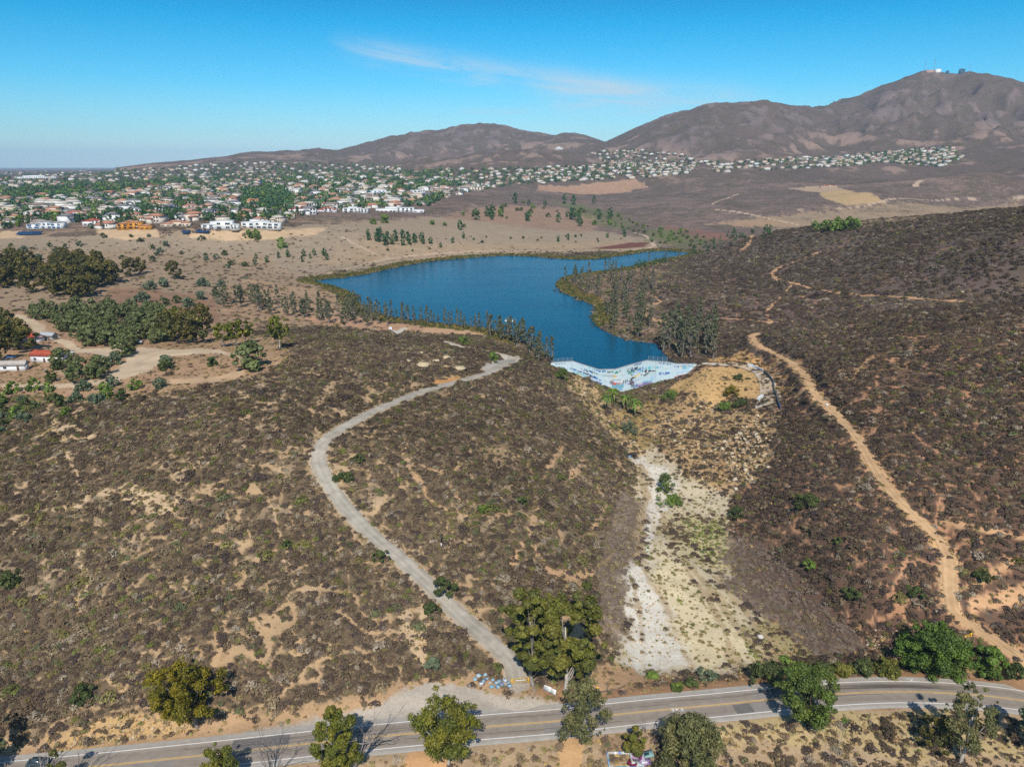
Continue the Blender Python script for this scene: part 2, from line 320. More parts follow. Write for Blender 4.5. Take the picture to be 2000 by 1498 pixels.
def pick(pts):
    """where the sight line through a photo pixel meets the ground, so that things stand on the hill they stand on"""
    p = np.atleast_2d(np.array(pts, float)); d = ray(p[:, 0], p[:, 1]); th = np.arctan2(d[:, 0], d[:, 1]); hyp = np.hypot(d[:, 0], d[:, 1])
    out = np.zeros((len(p), 3)); rr = np.exp(LR); i = np.clip(np.searchsorted(TH, th) - 1, 0, len(TH) - 2); u = (th - TH[i]) / (TH[i + 1] - TH[i])
    for k in range(len(p)):
        zt = Z[i[k]] * (1 - u[k]) + Z[i[k] + 1] * u[k]; zr = CAMZ + rr * d[k, 2] / hyp[k]; b = np.nonzero((zr <= zt) & (rr > 60))[0]
        j = b[0] if len(b) else len(rr) - 1
        f0, f1 = zr[j - 1] - zt[j - 1], zr[j] - zt[j]; s = f0 / (f0 - f1 + 1e-9) if len(b) else 1
        r = rr[j - 1] + (rr[j] - rr[j - 1]) * np.clip(s, 0, 1)
        out[k] = (r * math.sin(th[k]), r * math.cos(th[k]), zt[j - 1] + (zt[j] - zt[j - 1]) * np.clip(s, 0, 1))
    return out
def H(x, y): return bil(TH, LR, Z, np.arctan2(x, y), np.log(np.hypot(x, y)))
def dense(P, step=2.0):
    """smooth curve (Catmull-Rom) through world points"""
    P = np.asarray(P, float); P = np.vstack([2 * P[0] - P[1], P, 2 * P[-1] - P[-2]]); o = []
    for i in range(1, len(P) - 2):
        m = max(2, int(np.linalg.norm(P[i + 1] - P[i]) / step)); t = np.linspace(0, 1, m, endpoint=False)[:, None]
        o.append(.5 * (2 * P[i] + (P[i + 1] - P[i - 1]) * t + (2 * P[i - 1] - 5 * P[i] + 4 * P[i + 1] - P[i + 2]) * t ** 2 + (3 * P[i] - P[i - 1] - 3 * P[i + 1] + P[i + 2]) * t ** 3))
    return np.vstack(o + [P[-2][None]])
def segdist(P, closed=False, margin=60):
    """distance of every terrain vertex (within margin) to a polyline, and index along it"""
    P = np.asarray(P)[:, :2]; P = np.vstack([P, P[:1]]) if closed else P
    D = np.full(GX.shape, 1e9); T = np.zeros(GX.shape)
    for k in range(len(P) - 1):
        a, b = P[k], P[k + 1]; lo = np.minimum(a, b) - margin; hi = np.maximum(a, b) + margin
        m = (GX > lo[0]) & (GX < hi[0]) & (GY > lo[1]) & (GY < hi[1])
        if not m.any(): continue
        x, y = GX[m], GY[m]; e = b - a; t = np.clip(((x - a[0]) * e[0] + (y - a[1]) * e[1]) / (e @ e + 1e-9), 0, 1)
        dd = np.hypot(x - a[0] - t * e[0], y - a[1] - t * e[1]); c = dd < D[m]
        Dm = D[m]; Tm = T[m]; Dm[c] = dd[c]; Tm[c] = k + t[c]; D[m] = Dm; T[m] = Tm
    return D, T
def inpoly(x, y, P):
    r = np.zeros(x.shape, bool); P = np.asarray(P)[:, :2]; j = len(P) - 1
    for i in range(len(P)):
        xi, yi, xj, yj = P[i][0], P[i][1], P[j][0], P[j][1]
        if yi != yj: r ^= ((yi > y) != (yj > y)) & (x < (xj - xi) * (y - yi) / (yj - yi) + xi)
        j = i
    return r
# --- the lake
LK = [(606, 548), (640, 545), (700, 538), (740, 530), (780, 521), (820, 514), (860, 509), (940, 502), (1000, 499.5), (1050, 502), (1100, 505.5), (1160, 506), (1230, 497), (1260, 492), (1290, 490.5), (1340, 492.5), (1352, 495), (1320, 503), (1280, 510), (1240, 520), (1180, 530), (1120, 538), (1095, 546), (1087, 556), (1100, 571), (1140, 588), (1163, 600), (1158, 620), (1168, 638), (1200, 654), (1240, 666), (1278, 671), (1296, 690)]
LK2 = [(1060, 690), (1030, 672), (985, 655), (940, 642), (850, 633), (770, 622), (722, 610), (702, 596), (690, 577), (660, 563), (625, 553)]
LAKE = np.vstack([plane_pick(LK, LAKE_Z), [[88, 373.6], [33, 373.6]], plane_pick(LK2, LAKE_Z)])
LAKE = np.vstack([dense(np.vstack([LAKE]), 8)])
dl, _ = segdist(LAKE, True, 130); inl = inpoly(GX, GY, LAKE) & (RR < 1500)
DAM_X0, DAM_X1 = 20.9, 99.5
def damY(x): return np.interp(x, [DAM_X0, 37.8, 54.9, 65.0, 84.4, DAM_X1], [369, 369.5, 371.4, 371.4, 369.5, 369])
DTH = 2.8
downs = (GY < damY(np.clip(GX, DAM_X0, DAM_X1)) + .5) & (GX > 8) & (GX < 130)
bankn = fbm(GX, GY, 30, 3, 77) * 6
wlk = np.where(downs | (dl > 120), 0, 1 - sstep(0, 55, dl))
Z = np.where(inl, LAKE_Z - np.minimum(.35 + dl * .25, 4), Z * (1 - wlk) + wlk * (LAKE_Z + .35 + np.minimum(dl, 60) * .05))
Z = np.where(~inl & ~downs & (dl < 120), np.maximum(Z, LAKE_Z + .3 + np.minimum(dl, 30) * .04), Z)
# --- gorge below the dam
DAM_Y = 369.0
DB = [(1078, 714), (1092, 721), (1112, 727), (1150, 742), (1180, 757), (1215, 769), (1238, 763), (1290, 746), (1330, 736), (1372, 717)]
dbd = ray([p[0] for p in DB], [p[1] for p in DB]); dbt = 366.5 / dbd[:, 1]; dbx = dbd[:, 0] * dbt; dbz = CAMZ + dbd[:, 2] * dbt
gz = np.interp(GX, dbx, dbz)
wg = sstep(346, 365, GY) * downs * sstep(12, 22, GX) * (1 - sstep(94, 104, GX))
Z = Z * (1 - wg) + wg * np.minimum(Z, gz)
Z = np.where(~downs & (GY > 366) & (GY < 376) & ~inl & (GX > 14) & (GX < 102), np.minimum(Z, 18.3), Z)
# --- roads
ROADPX = [(-420, 1560), (-150, 1530), (0, 1514), (207, 1494), (399, 1474), (620, 1450), (780, 1434), (936, 1420), (1094, 1407), (1250, 1390), (1400, 1376), (1500, 1366), (1580, 1359), (1650, 1354), (1720, 1351), (1794, 1351), (1896, 1356), (2000, 1368), (2120, 1392), (2300, 1440)]
ROAD = dense(plane_pick(ROADPX, 0), 2.0)
dr, _ = segdist(ROAD, margin=30)
wr = 1 - sstep(6.2, 11, dr); Z = Z * (1 - wr) + wr * (-.12)
DIRTPX = [(1010, 1338), (1001, 1300), (960, 1256), (900, 1203), (860, 1165), (820, 1127), (780, 1092), (740, 1056), (700, 1017), (665, 978), (640, 942), (625, 908), (622, 882), (634, 860), (662, 839), (700, 818), (750, 795), (800, 775), (860, 755), (920, 738), (970, 720), (1006, 700)]
TRAILPX = [(2060, 1330), (2005, 1296), (1985, 1280), (1940, 1250), (1890, 1217), (1863, 1195), (1855, 1150), (1852, 1095), (1835, 1048), (1800, 1015), (1770, 990), (1735, 955), (1700, 905), (1685, 872), (1660, 840), (1620, 797), (1590, 765), (1570, 732), (1545, 706), (1510, 689), (1482, 673), (1468, 659), (1478, 651)]
def flatten(P, half, soft):
    global Z
    d, t = segdist(P, margin=half + soft + 2); k = H(P[:, 0], P[:, 1]); k = np.convolve(np.pad(k, 6, 'edge'), np.ones(13) / 13, 'valid')
    zz = np.interp(t, np.arange(len(k)), k); ww = np.where(d < 1e8, 1 - sstep(half, half + soft, d), 0); Z = Z * (1 - ww) + ww * zz
    return d
DIRT = dense(pick(DIRTPX)[:, :2], 2.0); d_dirt = flatten(DIRT, 4.2, 4)
TRAIL = dense(pick(TRAILPX)[:, :2], 2.0); d_trail = flatten(TRAIL, 3.2, 3)
SPURPX = [(1003, 702), (975, 693), (945, 684), (905, 677), (868, 668)]
SPUR = dense(pick(SPURPX)[:, :2], 2.0); d_spur = flatten(SPUR, 2.5, 3)
# ------------------------------------------------------------------ ground cover painted on the one ground sheet
wx = fbm(GX, GY, 14, 4, 101) ; wy = fbm(GX, GY, 14, 4, 202)
lx = fbm(GX, GY, 90, 3, 303); wf = fbm(GX, GY, 3.5, 2, 404); wf2 = fbm(GX, GY, 3.5, 2, 505)
CC = np.zeros(GX.shape + (3,)); SH = np.zeros(GX.shape); SD = np.zeros(GX.shape)  # colour, painted scrub cover, standing scrub density
CC[:] = c8(190, 158, 120)
CC += (lx[..., None] * np.array([.05, .012, -.02])) ; SH[:] = .5; SD[:] = .95
right = sstep(R(10), R(17), GT) * (RR > 150) * (1 - sstep(1000, 1200, RR))
CC = CC * (1 - right[..., None]) + right[..., None] * c8(192, 144, 108); SH = np.where(right > .5, .55, SH)
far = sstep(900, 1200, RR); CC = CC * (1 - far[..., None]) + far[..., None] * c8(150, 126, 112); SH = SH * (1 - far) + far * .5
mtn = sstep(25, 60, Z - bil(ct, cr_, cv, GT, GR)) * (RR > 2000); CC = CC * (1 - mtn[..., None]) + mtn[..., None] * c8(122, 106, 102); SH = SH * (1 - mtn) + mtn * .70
# brush keeps to the gullies of the far hills, ribs stay barer
lap = (np.roll(Z, 3, 0) + np.roll(Z, -3, 0) + np.roll(Z, 3, 1) + np.roll(Z, -3, 1) - 4 * Z); lap = lap / (RR * .012 + 1)
farm = sstep(1800, 2600, RR) * (RR < 7000)
def blur(A, n, ax):
    c = np.cumsum(np.concatenate([np.repeat(np.take(A, [0], ax), n + 1, ax), A, np.repeat(np.take(A, [-1], ax), n, ax)], ax), ax)
    m = A.shape[ax]; return (np.take(c, np.arange(2 * n + 1, 2 * n + 1 + m), ax) - np.take(c, np.arange(0, m), ax)) / (2 * n + 1)
hol = Z - blur(blur(Z, 14, 0), 4, 1); hol2 = Z - blur(blur(Z, 5, 0), 2, 1)
SH = SH + farm * .16 + farm * np.clip(-hol * .035 - hol2 * .07, -.42, .4) + farm * (fbm(GX, GY, 420, 5, 811) * .8 + fbm(GX, GY, 90, 4, 813) * 1.5 + fbm(GX, GY, 28, 2, 814) * 1.0)
CC += (c8(148, 124, 112) - CC) * (farm * np.clip(fbm(GX, GY, 150, 4, 812) * 3, 0, .3))[..., None]
def W(px): return pick(px)[:, :2]
def zone(px, col, sh=None, sd=None, warp=0.0, amt=1.0, world=None, soft=0.0):
    P = W(px) if world is None else world
    lo = P.min(0) - 40; hi = P.max(0) + 40
    m = (GX > lo[0]) & (GX < hi[0]) & (GY > lo[1]) & (GY < hi[1])
    a = 0
    for kx, ky, f in ((1, 1, 1), (1.6, .4, 1.6), (.4, 1.7, -1.4)):
        a = a + inpoly(GX[m] + wx[m] * warp * 2.2 * kx + wf[m] * warp * f, GY[m] + wy[m] * warp * 2.2 * ky - wf2[m] * warp * f, P)
    a = a / 3 * amt
    if col is not None:
        q = CC[m]; q += (np.asarray(col) - q) * a[:, None]; CC[m] = q
    for arr, v in ((SH, sh), (SD, sd)):
        if v is not None: q = arr[m]; q += (v - q) * a; arr[m] = q
def path(px, wd, col, warp=1.0, sd=0.0, P=None, amt=1.0, sh=0.0):
    P = dense(W(px), 3) if P is None else P
    d, _ = segdist(P, margin=wd * 2 + 8); rel = d + (wx * 2 + fbm(GX, GY, 3, 2, 9)) * warp
    a = (1 - sstep(wd * .5 - .3, wd * .5 + .7, rel)) * amt
    a = np.where(d > 1e8, 0, a)
    CC[:] = CC + (np.asarray(col) - CC) * a[..., None]; SH[:] = SH + (sh - SH) * a; SD[:] = SD + (sd - SD) * a
GRASS = c8(158, 134, 116); TAN = c8(190, 155, 115); SAND = c8(205, 170, 125); ORANGE = c8(196, 144, 98)
# wide dry grassland beyond the lake
zone([(-200, 470), (0, 462), (250, 456), (420, 452), (620, 440), (830, 425), (1000, 430), (1130, 445), (1200, 455), (1280, 470), (1280, 492), (1000, 498), (700, 530), (500, 545), (350, 545), (150, 560), (-200, 560)], c8(162, 143, 120), .27, .06, 25)
zone([(700, 470), (1000, 478), (1240, 470), (1270, 488), (1000, 497), (800, 512), (600, 520)], c8(170, 146, 118), .22, .05, 25)
zone([(840, 425), (1000, 400), (1100, 405), (1180, 430), (1150, 455), (1000, 440)], c8(160, 130, 108), .35, .1, 30)
zone([(1235, 474), (1270, 473), (1258, 483), (1190, 487), (1150, 486)], c8(120, 78, 66), .1, 0, 4)
zone([(1480, 425), (1700, 400), (2000, 380), (2000, 400), (1850, 420), (1700, 440), (1560, 448)], c8(170, 146, 116), .42, .15, 40, .85)
zone([(1380, 440), (1500, 425), (1580, 440), (1480, 445)], c8(172, 142, 112), .25, .05, 30)
zone([(1600, 374), (1660, 372), (1705, 382), (1730, 396), (1650, 402), (1610, 388)], c8(188, 158, 116), .06, 0, 6)
zone([(1540, 368), (1620, 363), (1660, 372), (1600, 376)], c8(182, 156, 128), .1, 0, 6)
zone([(1300, 440), (1420, 455), (1450, 465), (1380, 475), (1290, 472)], c8(140, 82, 72), .3, .1, 15, .6)
zone([(1180, 355), (1240, 350), (1270, 365), (1200, 378), (1050, 372), (1050, 362)], c8(172, 138, 112), .1, 0, 10)
# green wash along the creek and marsh at the head of the lake
for g in ([(1080, 390), (1140, 400), (1200, 415), (1240, 440), (1200, 452), (1160, 430), (1100, 405)], [(1240, 445), (1330, 448), (1400, 470), (1350, 490), (1290, 482), (1270, 468)]):
    zone(g, c8(108, 116, 68), .38, .4, 30, .9)
zone([(-200, 495), (300, 490), (520, 500), (610, 545), (640, 570), (560, 590), (430, 600), (300, 600), (100, 600), (-200, 620)], c8(164, 140, 114), .22, .08, 12)
zone([(330, 600), (430, 600), (560, 590), (700, 600), (700, 625), (600, 640), (480, 650), (330, 640)], c8(172, 142, 112), .25, .15, 8)
for tp in ([(190, 449), (305, 449), (310, 462), (250, 470), (200, 462)], [(385, 452), (560, 450), (640, 444), (620, 458), (520, 470), (400, 468), (360, 462)], [(0, 452), (60, 452), (40, 466), (0, 466)], ): zone(tp, c8(204, 174, 138), .06, .02, 3)
# dirt round the homestead, left middle
zone([(-100, 640), (10, 600), (60, 615), (180, 668), (320, 640), (430, 640), (560, 660), (560, 720), (470, 745), (330, 770), (200, 775), (-100, 770)], c8(176, 142, 112), .16, .05, 6)
zone([(230, 560), (420, 580), (460, 640), (330, 620), (180, 590)], c8(150, 118, 94), .2, .03, 14)
zone([(20, 612), (60, 618), (105, 655), (160, 680), (280, 678), (430, 682), (470, 700), (420, 690), (330, 695), (290, 725), (230, 745), (150, 755), (0, 758), (0, 752), (200, 742), (250, 700), (150, 688), (90, 660)], c8(206, 182, 152), 0, 0, 2)
zone([(330, 742), (430, 735), (480, 722), (480, 738), (400, 750), (330, 752)], c8(200, 168, 132), .05, 0, 3)
zone([(500, 545), (660, 570), (690, 600), (620, 620), (440, 600), (430, 560)], c8(172, 142, 112), .2, .15, 10)
zone([(590, 615), (700, 622), (860, 640), (960, 645), (940, 652), (800, 650), (640, 640)], c8(190, 150, 118), .1, .05, 5)
zone([(820, 643), (940, 642), (965, 650), (1000, 672), (960, 655), (830, 650)], c8(205, 165, 128), .02, 0, 3)
zone([(1090, 545), (1200, 510), (1300, 530), (1300, 600), (1290, 660), (1180, 640), (1160, 600)], c8(162, 134, 106), .45, .4, 8)
# reed and grass belt round the water
belt = np.where(inl, 0, (1 - sstep(9, 16, dl + wx * 14)) * (dl < 100)) * ((GY > 480) | (GX < 0))
CC += (c8(128, 112, 62) - CC) * belt[..., None]; SH *= 1 - belt * .6; SD *= 1 - belt
shore = np.where(inl, 0, (1 - sstep(1.5, 3.5, dl + wx * 2)) * (GX > 60) * (GY < 560) * (GY > 372)); CC += (c8(196, 178, 158) - CC) * shore[..., None]
# valley floor: pale gravel wash, dry grass, brown thistle patches
zone([(1228, 850), (1250, 850), (1300, 900), (1380, 940), (1440, 960), (1420, 1040), (1500, 1200), (1500, 1290), (1480, 1315), (1220, 1318), (1190, 1260), (1210, 1150), (1180, 1060), (1230, 960)], c8(204, 188, 158), .08, .06, 5)
zone([(1236, 880), (1256, 885), (1290, 915), (1320, 940), (1310, 980), (1285, 1010), (1262, 1060), (1256, 1110), (1290, 1140), (1320, 1210), (1360, 1300), (1300, 1308), (1230, 1300), (1226, 1220), (1234, 1120), (1244, 1020), (1262, 960)], c8(222, 214, 198), 0, 0, 5)
zone([(1290, 1080), (1380, 1130), (1430, 1200), (1470, 1290), (1370, 1310), (1320, 1210), (1280, 1140)], c8(220, 202, 164), 0, 0, 4)
zone([(1410, 1045), (1470, 1040), (1560, 1120), (1640, 1200), (1700, 1262), (1600, 1285), (1540, 1240), (1470, 1190), (1420, 1150), (1390, 1090)], c8(134, 114, 102), .45, .9, 5)
zone([(1215, 960), (1258, 985), (1250, 1060), (1230, 1150), (1210, 1270), (1175, 1240), (1165, 1120), (1190, 1020)], c8(140, 122, 108), .45, .8, 5)
zone([(1300, 1000), (1420, 1010), (1420, 1090), (1380, 1120), (1290, 1040)], c8(192, 176, 134), .2, .3, 6)
zone([(1480, 1200), (1560, 1250), (1600, 1290), (1500, 1300), (1450, 1240)], c8(168, 152, 108), .25, .3, 6)
# rocky slope and bare fill below the dam
zone([(1290, 790), (1400, 780), (1480, 800), (1520, 830), (1500, 920), (1430, 965), (1330, 920), (1260, 850)], c8(204, 168, 120), .3, .5, 6)
zone([(1330, 742), (1400, 720), (1460, 718), (1490, 735), (1500, 780), (1440, 775), (1380, 785), (1310, 772)], c8(202, 164, 112), .03, .04, 4)
zone([(1380, 700), (1440, 690), (1500, 700), (1560, 760), (1530, 770), (1500, 725), (1450, 708), (1390, 712)], c8(206, 160, 108), .2, .3, 5)
zone([(1090, 735), (1130, 730), (1180, 780), (1220, 850), (1260, 890), (1240, 900), (1190, 850), (1140, 790)], c8(204, 172, 126), .25, .35, 5)
zone([(1180, 790), (1290, 780), (1280, 850), (1250, 880), (1200, 840)], c8(178, 148, 98), .2, .3, 5)
for pl, wd in (([(1250, 900), (1262, 960), (1250, 1050), (1262, 1120), (1300, 1180), (1330, 1260), (1350, 1305)], 1.6), ([(1290, 1000), (1330, 1080), (1390, 1150), (1450, 1240), (1490, 1290)], 1.8), ([(1340, 1110), (1400, 1200), (1440, 1300)], 1.2), ([(1236, 1120), (1250, 1200), (1262, 1300)], 1.0), ([(1400, 1130), (1460, 1200), (1520, 1270)], 1.6)):
    path(pl, wd, c8(178, 154, 118), 2.2, .1, amt=.75)
# bare streaks on the left hill
for pl, wd in (([(105, 820), (140, 900), (165, 960), (150, 990), (60, 1000), (-20, 1030)], 3.2), ([(165, 960), (260, 965), (350, 975)], 3.5), ([(150, 1080), (165, 1140), (155, 1200)], 4), ([(0, 1060), (60, 1010)], 3), ([(240, 950), (330, 1000), (350, 960)], 4), ([(280, 1180), (340, 1200), (420, 1190)], 2), ([(830, 1190), (820, 1240), (825, 1300)], 2.0), ([(790, 1190), (800, 1260)], 2.2), ([(300, 1110), (345, 1160), (330, 1190)], 2.2), ([(470, 770), (520, 790), (545, 780)], 5), ([(180, 850), (130, 830), (60, 860)], 4), ([(550, 870), (600, 880)], 1.2)):
    path(pl, wd * .6, c8(206, 178, 142), 2.6, .2, amt=.8)
for pl, wd in (([(1000, 880), (1040, 930), (1045, 1000), (1035, 1040), (1055, 1090), (1080, 1120), (1120, 1130)], 1.5), ([(860, 930), (890, 960), (905, 990), (960, 1010), (1000, 1000)], 1.3), ([(1150, 860), (1140, 900), (1115, 930)], 1.1), ([(780, 870), (800, 900), (870, 920), (920, 900)], 1.2), ([(900, 1000), (850, 985), (820, 940), (790, 900)], 1.5), ([(1190, 1090), (1150, 1120), (1090, 1120)], 3.0), ([(1120, 1060), (1160, 1030), (1180, 990)], 1.0), ([(1080, 840), (1100, 870), (1060, 930)], 1.0), ([(1020, 1060), (1000, 1100)], 1.2)):
    path(pl, wd * .8, c8(198, 158, 120), 1.4, .15, amt=.85)
# footpaths on the right-hand hills
for pl, wd in (([(1602, 492), (1560, 508), (1520, 524), (1508, 536), (1520, 546), (1560, 556)], 4.2), ([(1290, 590), (1270, 598), (1256, 612), (1270, 622), (1300, 630)], 3.0), ([(1250, 570), (1275, 577), (1290, 590)], 2), ([(1560, 556), (1640, 572), (1720, 578), (1800, 584), (1900, 592)], 2.6), ([(1550, 552), (1530, 575), (1510, 595), (1498, 610), (1505, 628), (1515, 636)], 2.5), ([(1400, 622), (1450, 624), (1500, 630), (1560, 628)], 3.0), ([(1450, 488), (1465, 470), (1470, 460)], 4), ([(1835, 1015), (1890, 1030), (1950, 1040), (2010, 1055)], 2.2), ([(1700, 700), (1660, 740)], 1), ([(1520, 800), (1540, 780), (1580, 765)], 1.5), ([(1880, 1150), (1940, 1120), (2000, 1080)], 1.3), ([(1900, 1180), (1960, 1170), (2010, 1150)], 4)):
    path(pl, wd * .85, c8(208, 164, 122), 1.1, .05, amt=.95)
for pl, wd in (([(670, 465), (720, 490), (760, 503)], 3), ([(620, 540), (700, 520), (760, 506), (860, 495), (1000, 490), (1150, 490), (1262, 486), (1275, 475), (1262, 462), (1240, 455)], 4), ([(1390, 400), (1420, 388), (1440, 380)], 5), ([(1400, 410), (1470, 420), (1560, 440)], 6), ([(1560, 410), (1680, 404), (1850, 390), (2000, 385)], 5), ([(1785, 365), (1800, 352)], 10), ([(1270, 345), (1330, 335), (1365, 320)], 10)):
    path(pl, wd, c8(198, 172, 146), 2, 0)
# verges: tan roadside, cut bank, turnout
zone([(-100, 1470), (160, 1425), (380, 1395), (560, 1380), (700, 1365), (800, 1330), (900, 1318), (1000, 1320), (1000, 1352), (1090, 1400), (900, 1420), (500, 1462), (-100, 1530)], c8(186, 152, 116), .2, .12, 2.5)
zone([(100, 1440), (200, 1400), (330, 1390), (390, 1400), (380, 1425), (240, 1455), (120, 1470)], c8(196, 160, 112), .25, .35, 2)
zone([(1000, 1335), (1180, 1325), (1240, 1320), (1700, 1300), (1760, 1290), (2100, 1320), (2100, 1380), (1740, 1330), (1250, 1380), (1050, 1400)], c8(160, 124, 92), .3, .25, 2)
zone([(1180, 1290), (1240, 1300), (1260, 1330), (1150, 1360), (1120, 1340)], c8(196, 158, 120), .1, .05, 2)
zone([(-300, 1600), (-100, 1545), (450, 1490), (900, 1440), (1300, 1410), (1700, 1375), (1850, 1378), (2000, 1392), (2300, 1470), (2300, 1700), (-300, 1800)], c8(184, 157, 124), .28, .24, 2)
zone([(1360, 1440), (1500, 1395), (1700, 1385), (1900, 1395), (2050, 1440), (2000, 1480), (1700, 1470), (1480, 1460)], c8(192, 168, 122), .3, .35, 3)
zone([(1180, 1500), (1175, 1440), (1240, 1430), (1240, 1470)], c8(170, 140, 112), .4, .4, 2)
zone([(1090, 1520), (1090, 1440), (1140, 1430), (1135, 1520)], c8(208, 166, 118), .02, .0, 1)
zone([(780, 1520), (820, 1440), (870, 1430), (880, 1520)], c8(204, 158, 112), .05, .02, 1.5)
TURN = [(300, 1476), (420, 1440), (560, 1412), (690, 1388), (745, 1378), (800, 1342), (860, 1330), (930, 1342), (985, 1352), (1050, 1352), (1092, 1366), (1120, 1382), (1100, 1405), (900, 1425), (500, 1465)]
zone(TURN, c8(186, 174, 158), 0, 0, 1.5)
path(None, 7.2, c8(186, 158, 122), 1.5, .2, P=DIRT, amt=.7); path(None, 5.4, c8(184, 172, 156), .3, 0, P=DIRT)
path(None, 5.6, c8(204, 162, 120), 2.2, .2, P=TRAIL, amt=.7); path(None, 3.7, c8(214, 178, 136), .6, 0, P=TRAIL)
path(None, 5.0, c8(198, 184, 164), .5, 0, P=SPUR)
zone([(940, 722), (985, 695), (1018, 696), (1012, 712), (975, 725)], c8(190, 180, 166), 0, 0, 1)
path([(765, 645), (785, 656), (778, 648), (790, 641)], 4, c8(214, 204, 186), .5, 0)
zone([(845, 742), (900, 736), (900, 742), (850, 752)], c8(212, 156, 98), 0, 0, 1)
zone([(1810, 1020), (1850, 1040), (1860, 1090), (1835, 1080), (1790, 1010)], c8(214, 166, 118), .05, .05, 2)
def veins(x, y):
    # the network of bare ground between the bushes
    a = np.abs(fbm(x, y, 13, 3, 71)); b = np.abs(fbm(x, y, 30, 3, 72)); c = np.abs(fbm(x, y, 6, 2, 73)); d = fbm(x, y, 48, 4, 74)
    k = .62 + 1.15 * np.clip(.35 + 3.0 * fbm(x, y, 80, 3, 75), 0, 1) ** 1.5; k = k * (1 + .9 * sstep(.2, .3, np.arctan2(x, y)) * sstep(260, 400, np.hypot(x, y)))
    v = np.maximum(np.maximum(1 - sstep(.006, .013, a / k), 1 - sstep(.004, .009, b / k)), .9 * (1 - sstep(.006, .014, c / k)))
    return np.maximum(v, sstep(.25, .33, d) * .5)
litter = np.clip(SD - .35, 0, .6) / .6 * (1 - veins(GX, GY)) * (RR < 1000)
CC += (c8(104, 88, 69) * (1 - right[..., None]) + c8(98, 78, 66) * right[..., None] - CC) * (litter * .9)[..., None]
SH *= 1 - .6 * (SD > .5) * (1 - sstep(260, 420, RR))
RCK = fbm(GX, GY, 9, 3, 909); spot = sstep(.16, .24, RCK) * sstep(560, 380, RR) * (RR > 160) * (1 - right) * .6
CC += (c8(196, 170, 138) - CC) * (spot * .6)[..., None]; SD *= 1 - spot * .5
SDfar = sstep(250, 420, RR)
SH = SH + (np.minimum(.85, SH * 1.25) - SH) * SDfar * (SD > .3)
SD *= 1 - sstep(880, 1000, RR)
# ------------------------------------------------------------------ the ground sheet
def ground_mat():
    m, nt, b = new_mat("dry_ground"); N, L = nt.nodes, nt.links
    at = N.new("ShaderNodeAttribute"); at.attribute_name = "Col"; sh = N.new("ShaderNodeAttribute"); sh.attribute_name = "scrub"
    ge = N.new("ShaderNodeNewGeometry")
    def noise(sc, det=5, ro=.6, dis=0):
        n = N.new("ShaderNodeTexNoise"); n.inputs["Scale"].default_value = sc; n.inputs["Detail"].default_value = det; n.inputs["Roughness"].default_value = ro; n.inputs["Distortion"].default_value = dis
        L.new(ge.outputs["Position"], n.inputs[0]); return n.outputs[0]
    def ma(op, a, b_=None, c=None):
        n = N.new("ShaderNodeMath"); n.operation = op
        for i, v in enumerate((a, b_, c)):
            if v is None: continue
            if isinstance(v, (int, float)): n.inputs[i].default_value = v
            else: L.new(v, n.inputs[i])
        return n.outputs[0]
    def mr(v, a, b_, c, d):
        n = N.new("ShaderNodeMapRange"); n.interpolation_type = 'SMOOTHSTEP' if (c, d) == (0, 1) else 'LINEAR'; L.new(v, n.inputs[0])
        for i, k in enumerate((a, b_, c, d)):
            if isinstance(k, (int, float)): n.inputs[i + 1].default_value = k
            else: L.new(k, n.inputs[i + 1])
        return n.outputs[0]
    nf = noise(1.6, 4); n1 = noise(.33, 5, .65); n2 = noise(.085, 5, .6, .4); n3 = noise(.018, 5, .6, .6); n4 = noise(.0045, 4, .6, .8)
    # distance-free mix of patch sizes
    patch = ma('ADD', ma('ADD', ma('MULTIPLY', n1, .42), ma('MULTIPLY', n2, .28)), ma('ADD', ma('MULTIPLY', n3, .18), ma('MULTIPLY', n4, .12)))
    cov = sh.outputs["Fac"]
    thr = mr(cov, 0, 1, .66, .36)
    lo = ma('SUBTRACT', thr, .035); hi = ma('ADD', thr, .035)
    mask = mr(patch, lo, hi, 0, 1)
    mask = ma('MULTIPLY', mask, mr(cov, .0, .05, 0, 1))
    tone = ma('MULTIPLY', mr(n2, .25, .75, .82, 1.18), mr(nf, .2, .8, .8, 1.2))
    g = N.new("ShaderNodeVectorMath"); g.operation = 'SCALE'; L.new(at.outputs["Color"], g.inputs[0]); L.new(tone, g.inputs["Scale"])
    sc = N.new("ShaderNodeValToRGB"); cr = sc.color_ramp; L.new(n3, sc.inputs[0])
    while len(cr.elements) < 4: cr.elements.new(.5)
    for e, (p, c) in zip(cr.elements, ((.2, c8(84, 71, 67)), (.45, c8(110, 94, 86)), (.6, c8(102, 90, 76)), (.8, c8(86, 76, 72)))): e.position = p; e.color = (*c, 1)
    s2 = N.new("ShaderNodeVectorMath"); s2.operation = 'SCALE'; L.new(sc.outputs[0], s2.inputs[0]); L.new(mr(n1, .25, .75, .7, 1.3), s2.inputs["Scale"])
    mx = N.new("ShaderNodeMixRGB"); L.new(mask, mx.inputs[0]); L.new(g.outputs[0], mx.inputs[1]); L.new(s2.outputs[0], mx.inputs[2])
    L.new(mx.outputs[0], b.inputs["Base Color"]); b.inputs["Roughness"].default_value = .95; b.inputs["Specular IOR Level"].default_value = .05
    bu = N.new("ShaderNodeBump"); bu.inputs["Strength"].default_value = .5; bu.inputs["Distance"].default_value = .5
    L.new(ma('ADD', n1, ma('MULTIPLY', nf, .3)), bu.inputs["Height"]); L.new(bu.outputs[0], b.inputs["Normal"])
    return m
nth, nlr = GX.shape
vid = np.arange(nth * nlr).reshape(nth, nlr)
quads = np.stack([vid[:-1, :-1], vid[1:, :-1], vid[1:, 1:], vid[:-1, 1:]], -1).reshape(-1, 4)[:, ::-1]
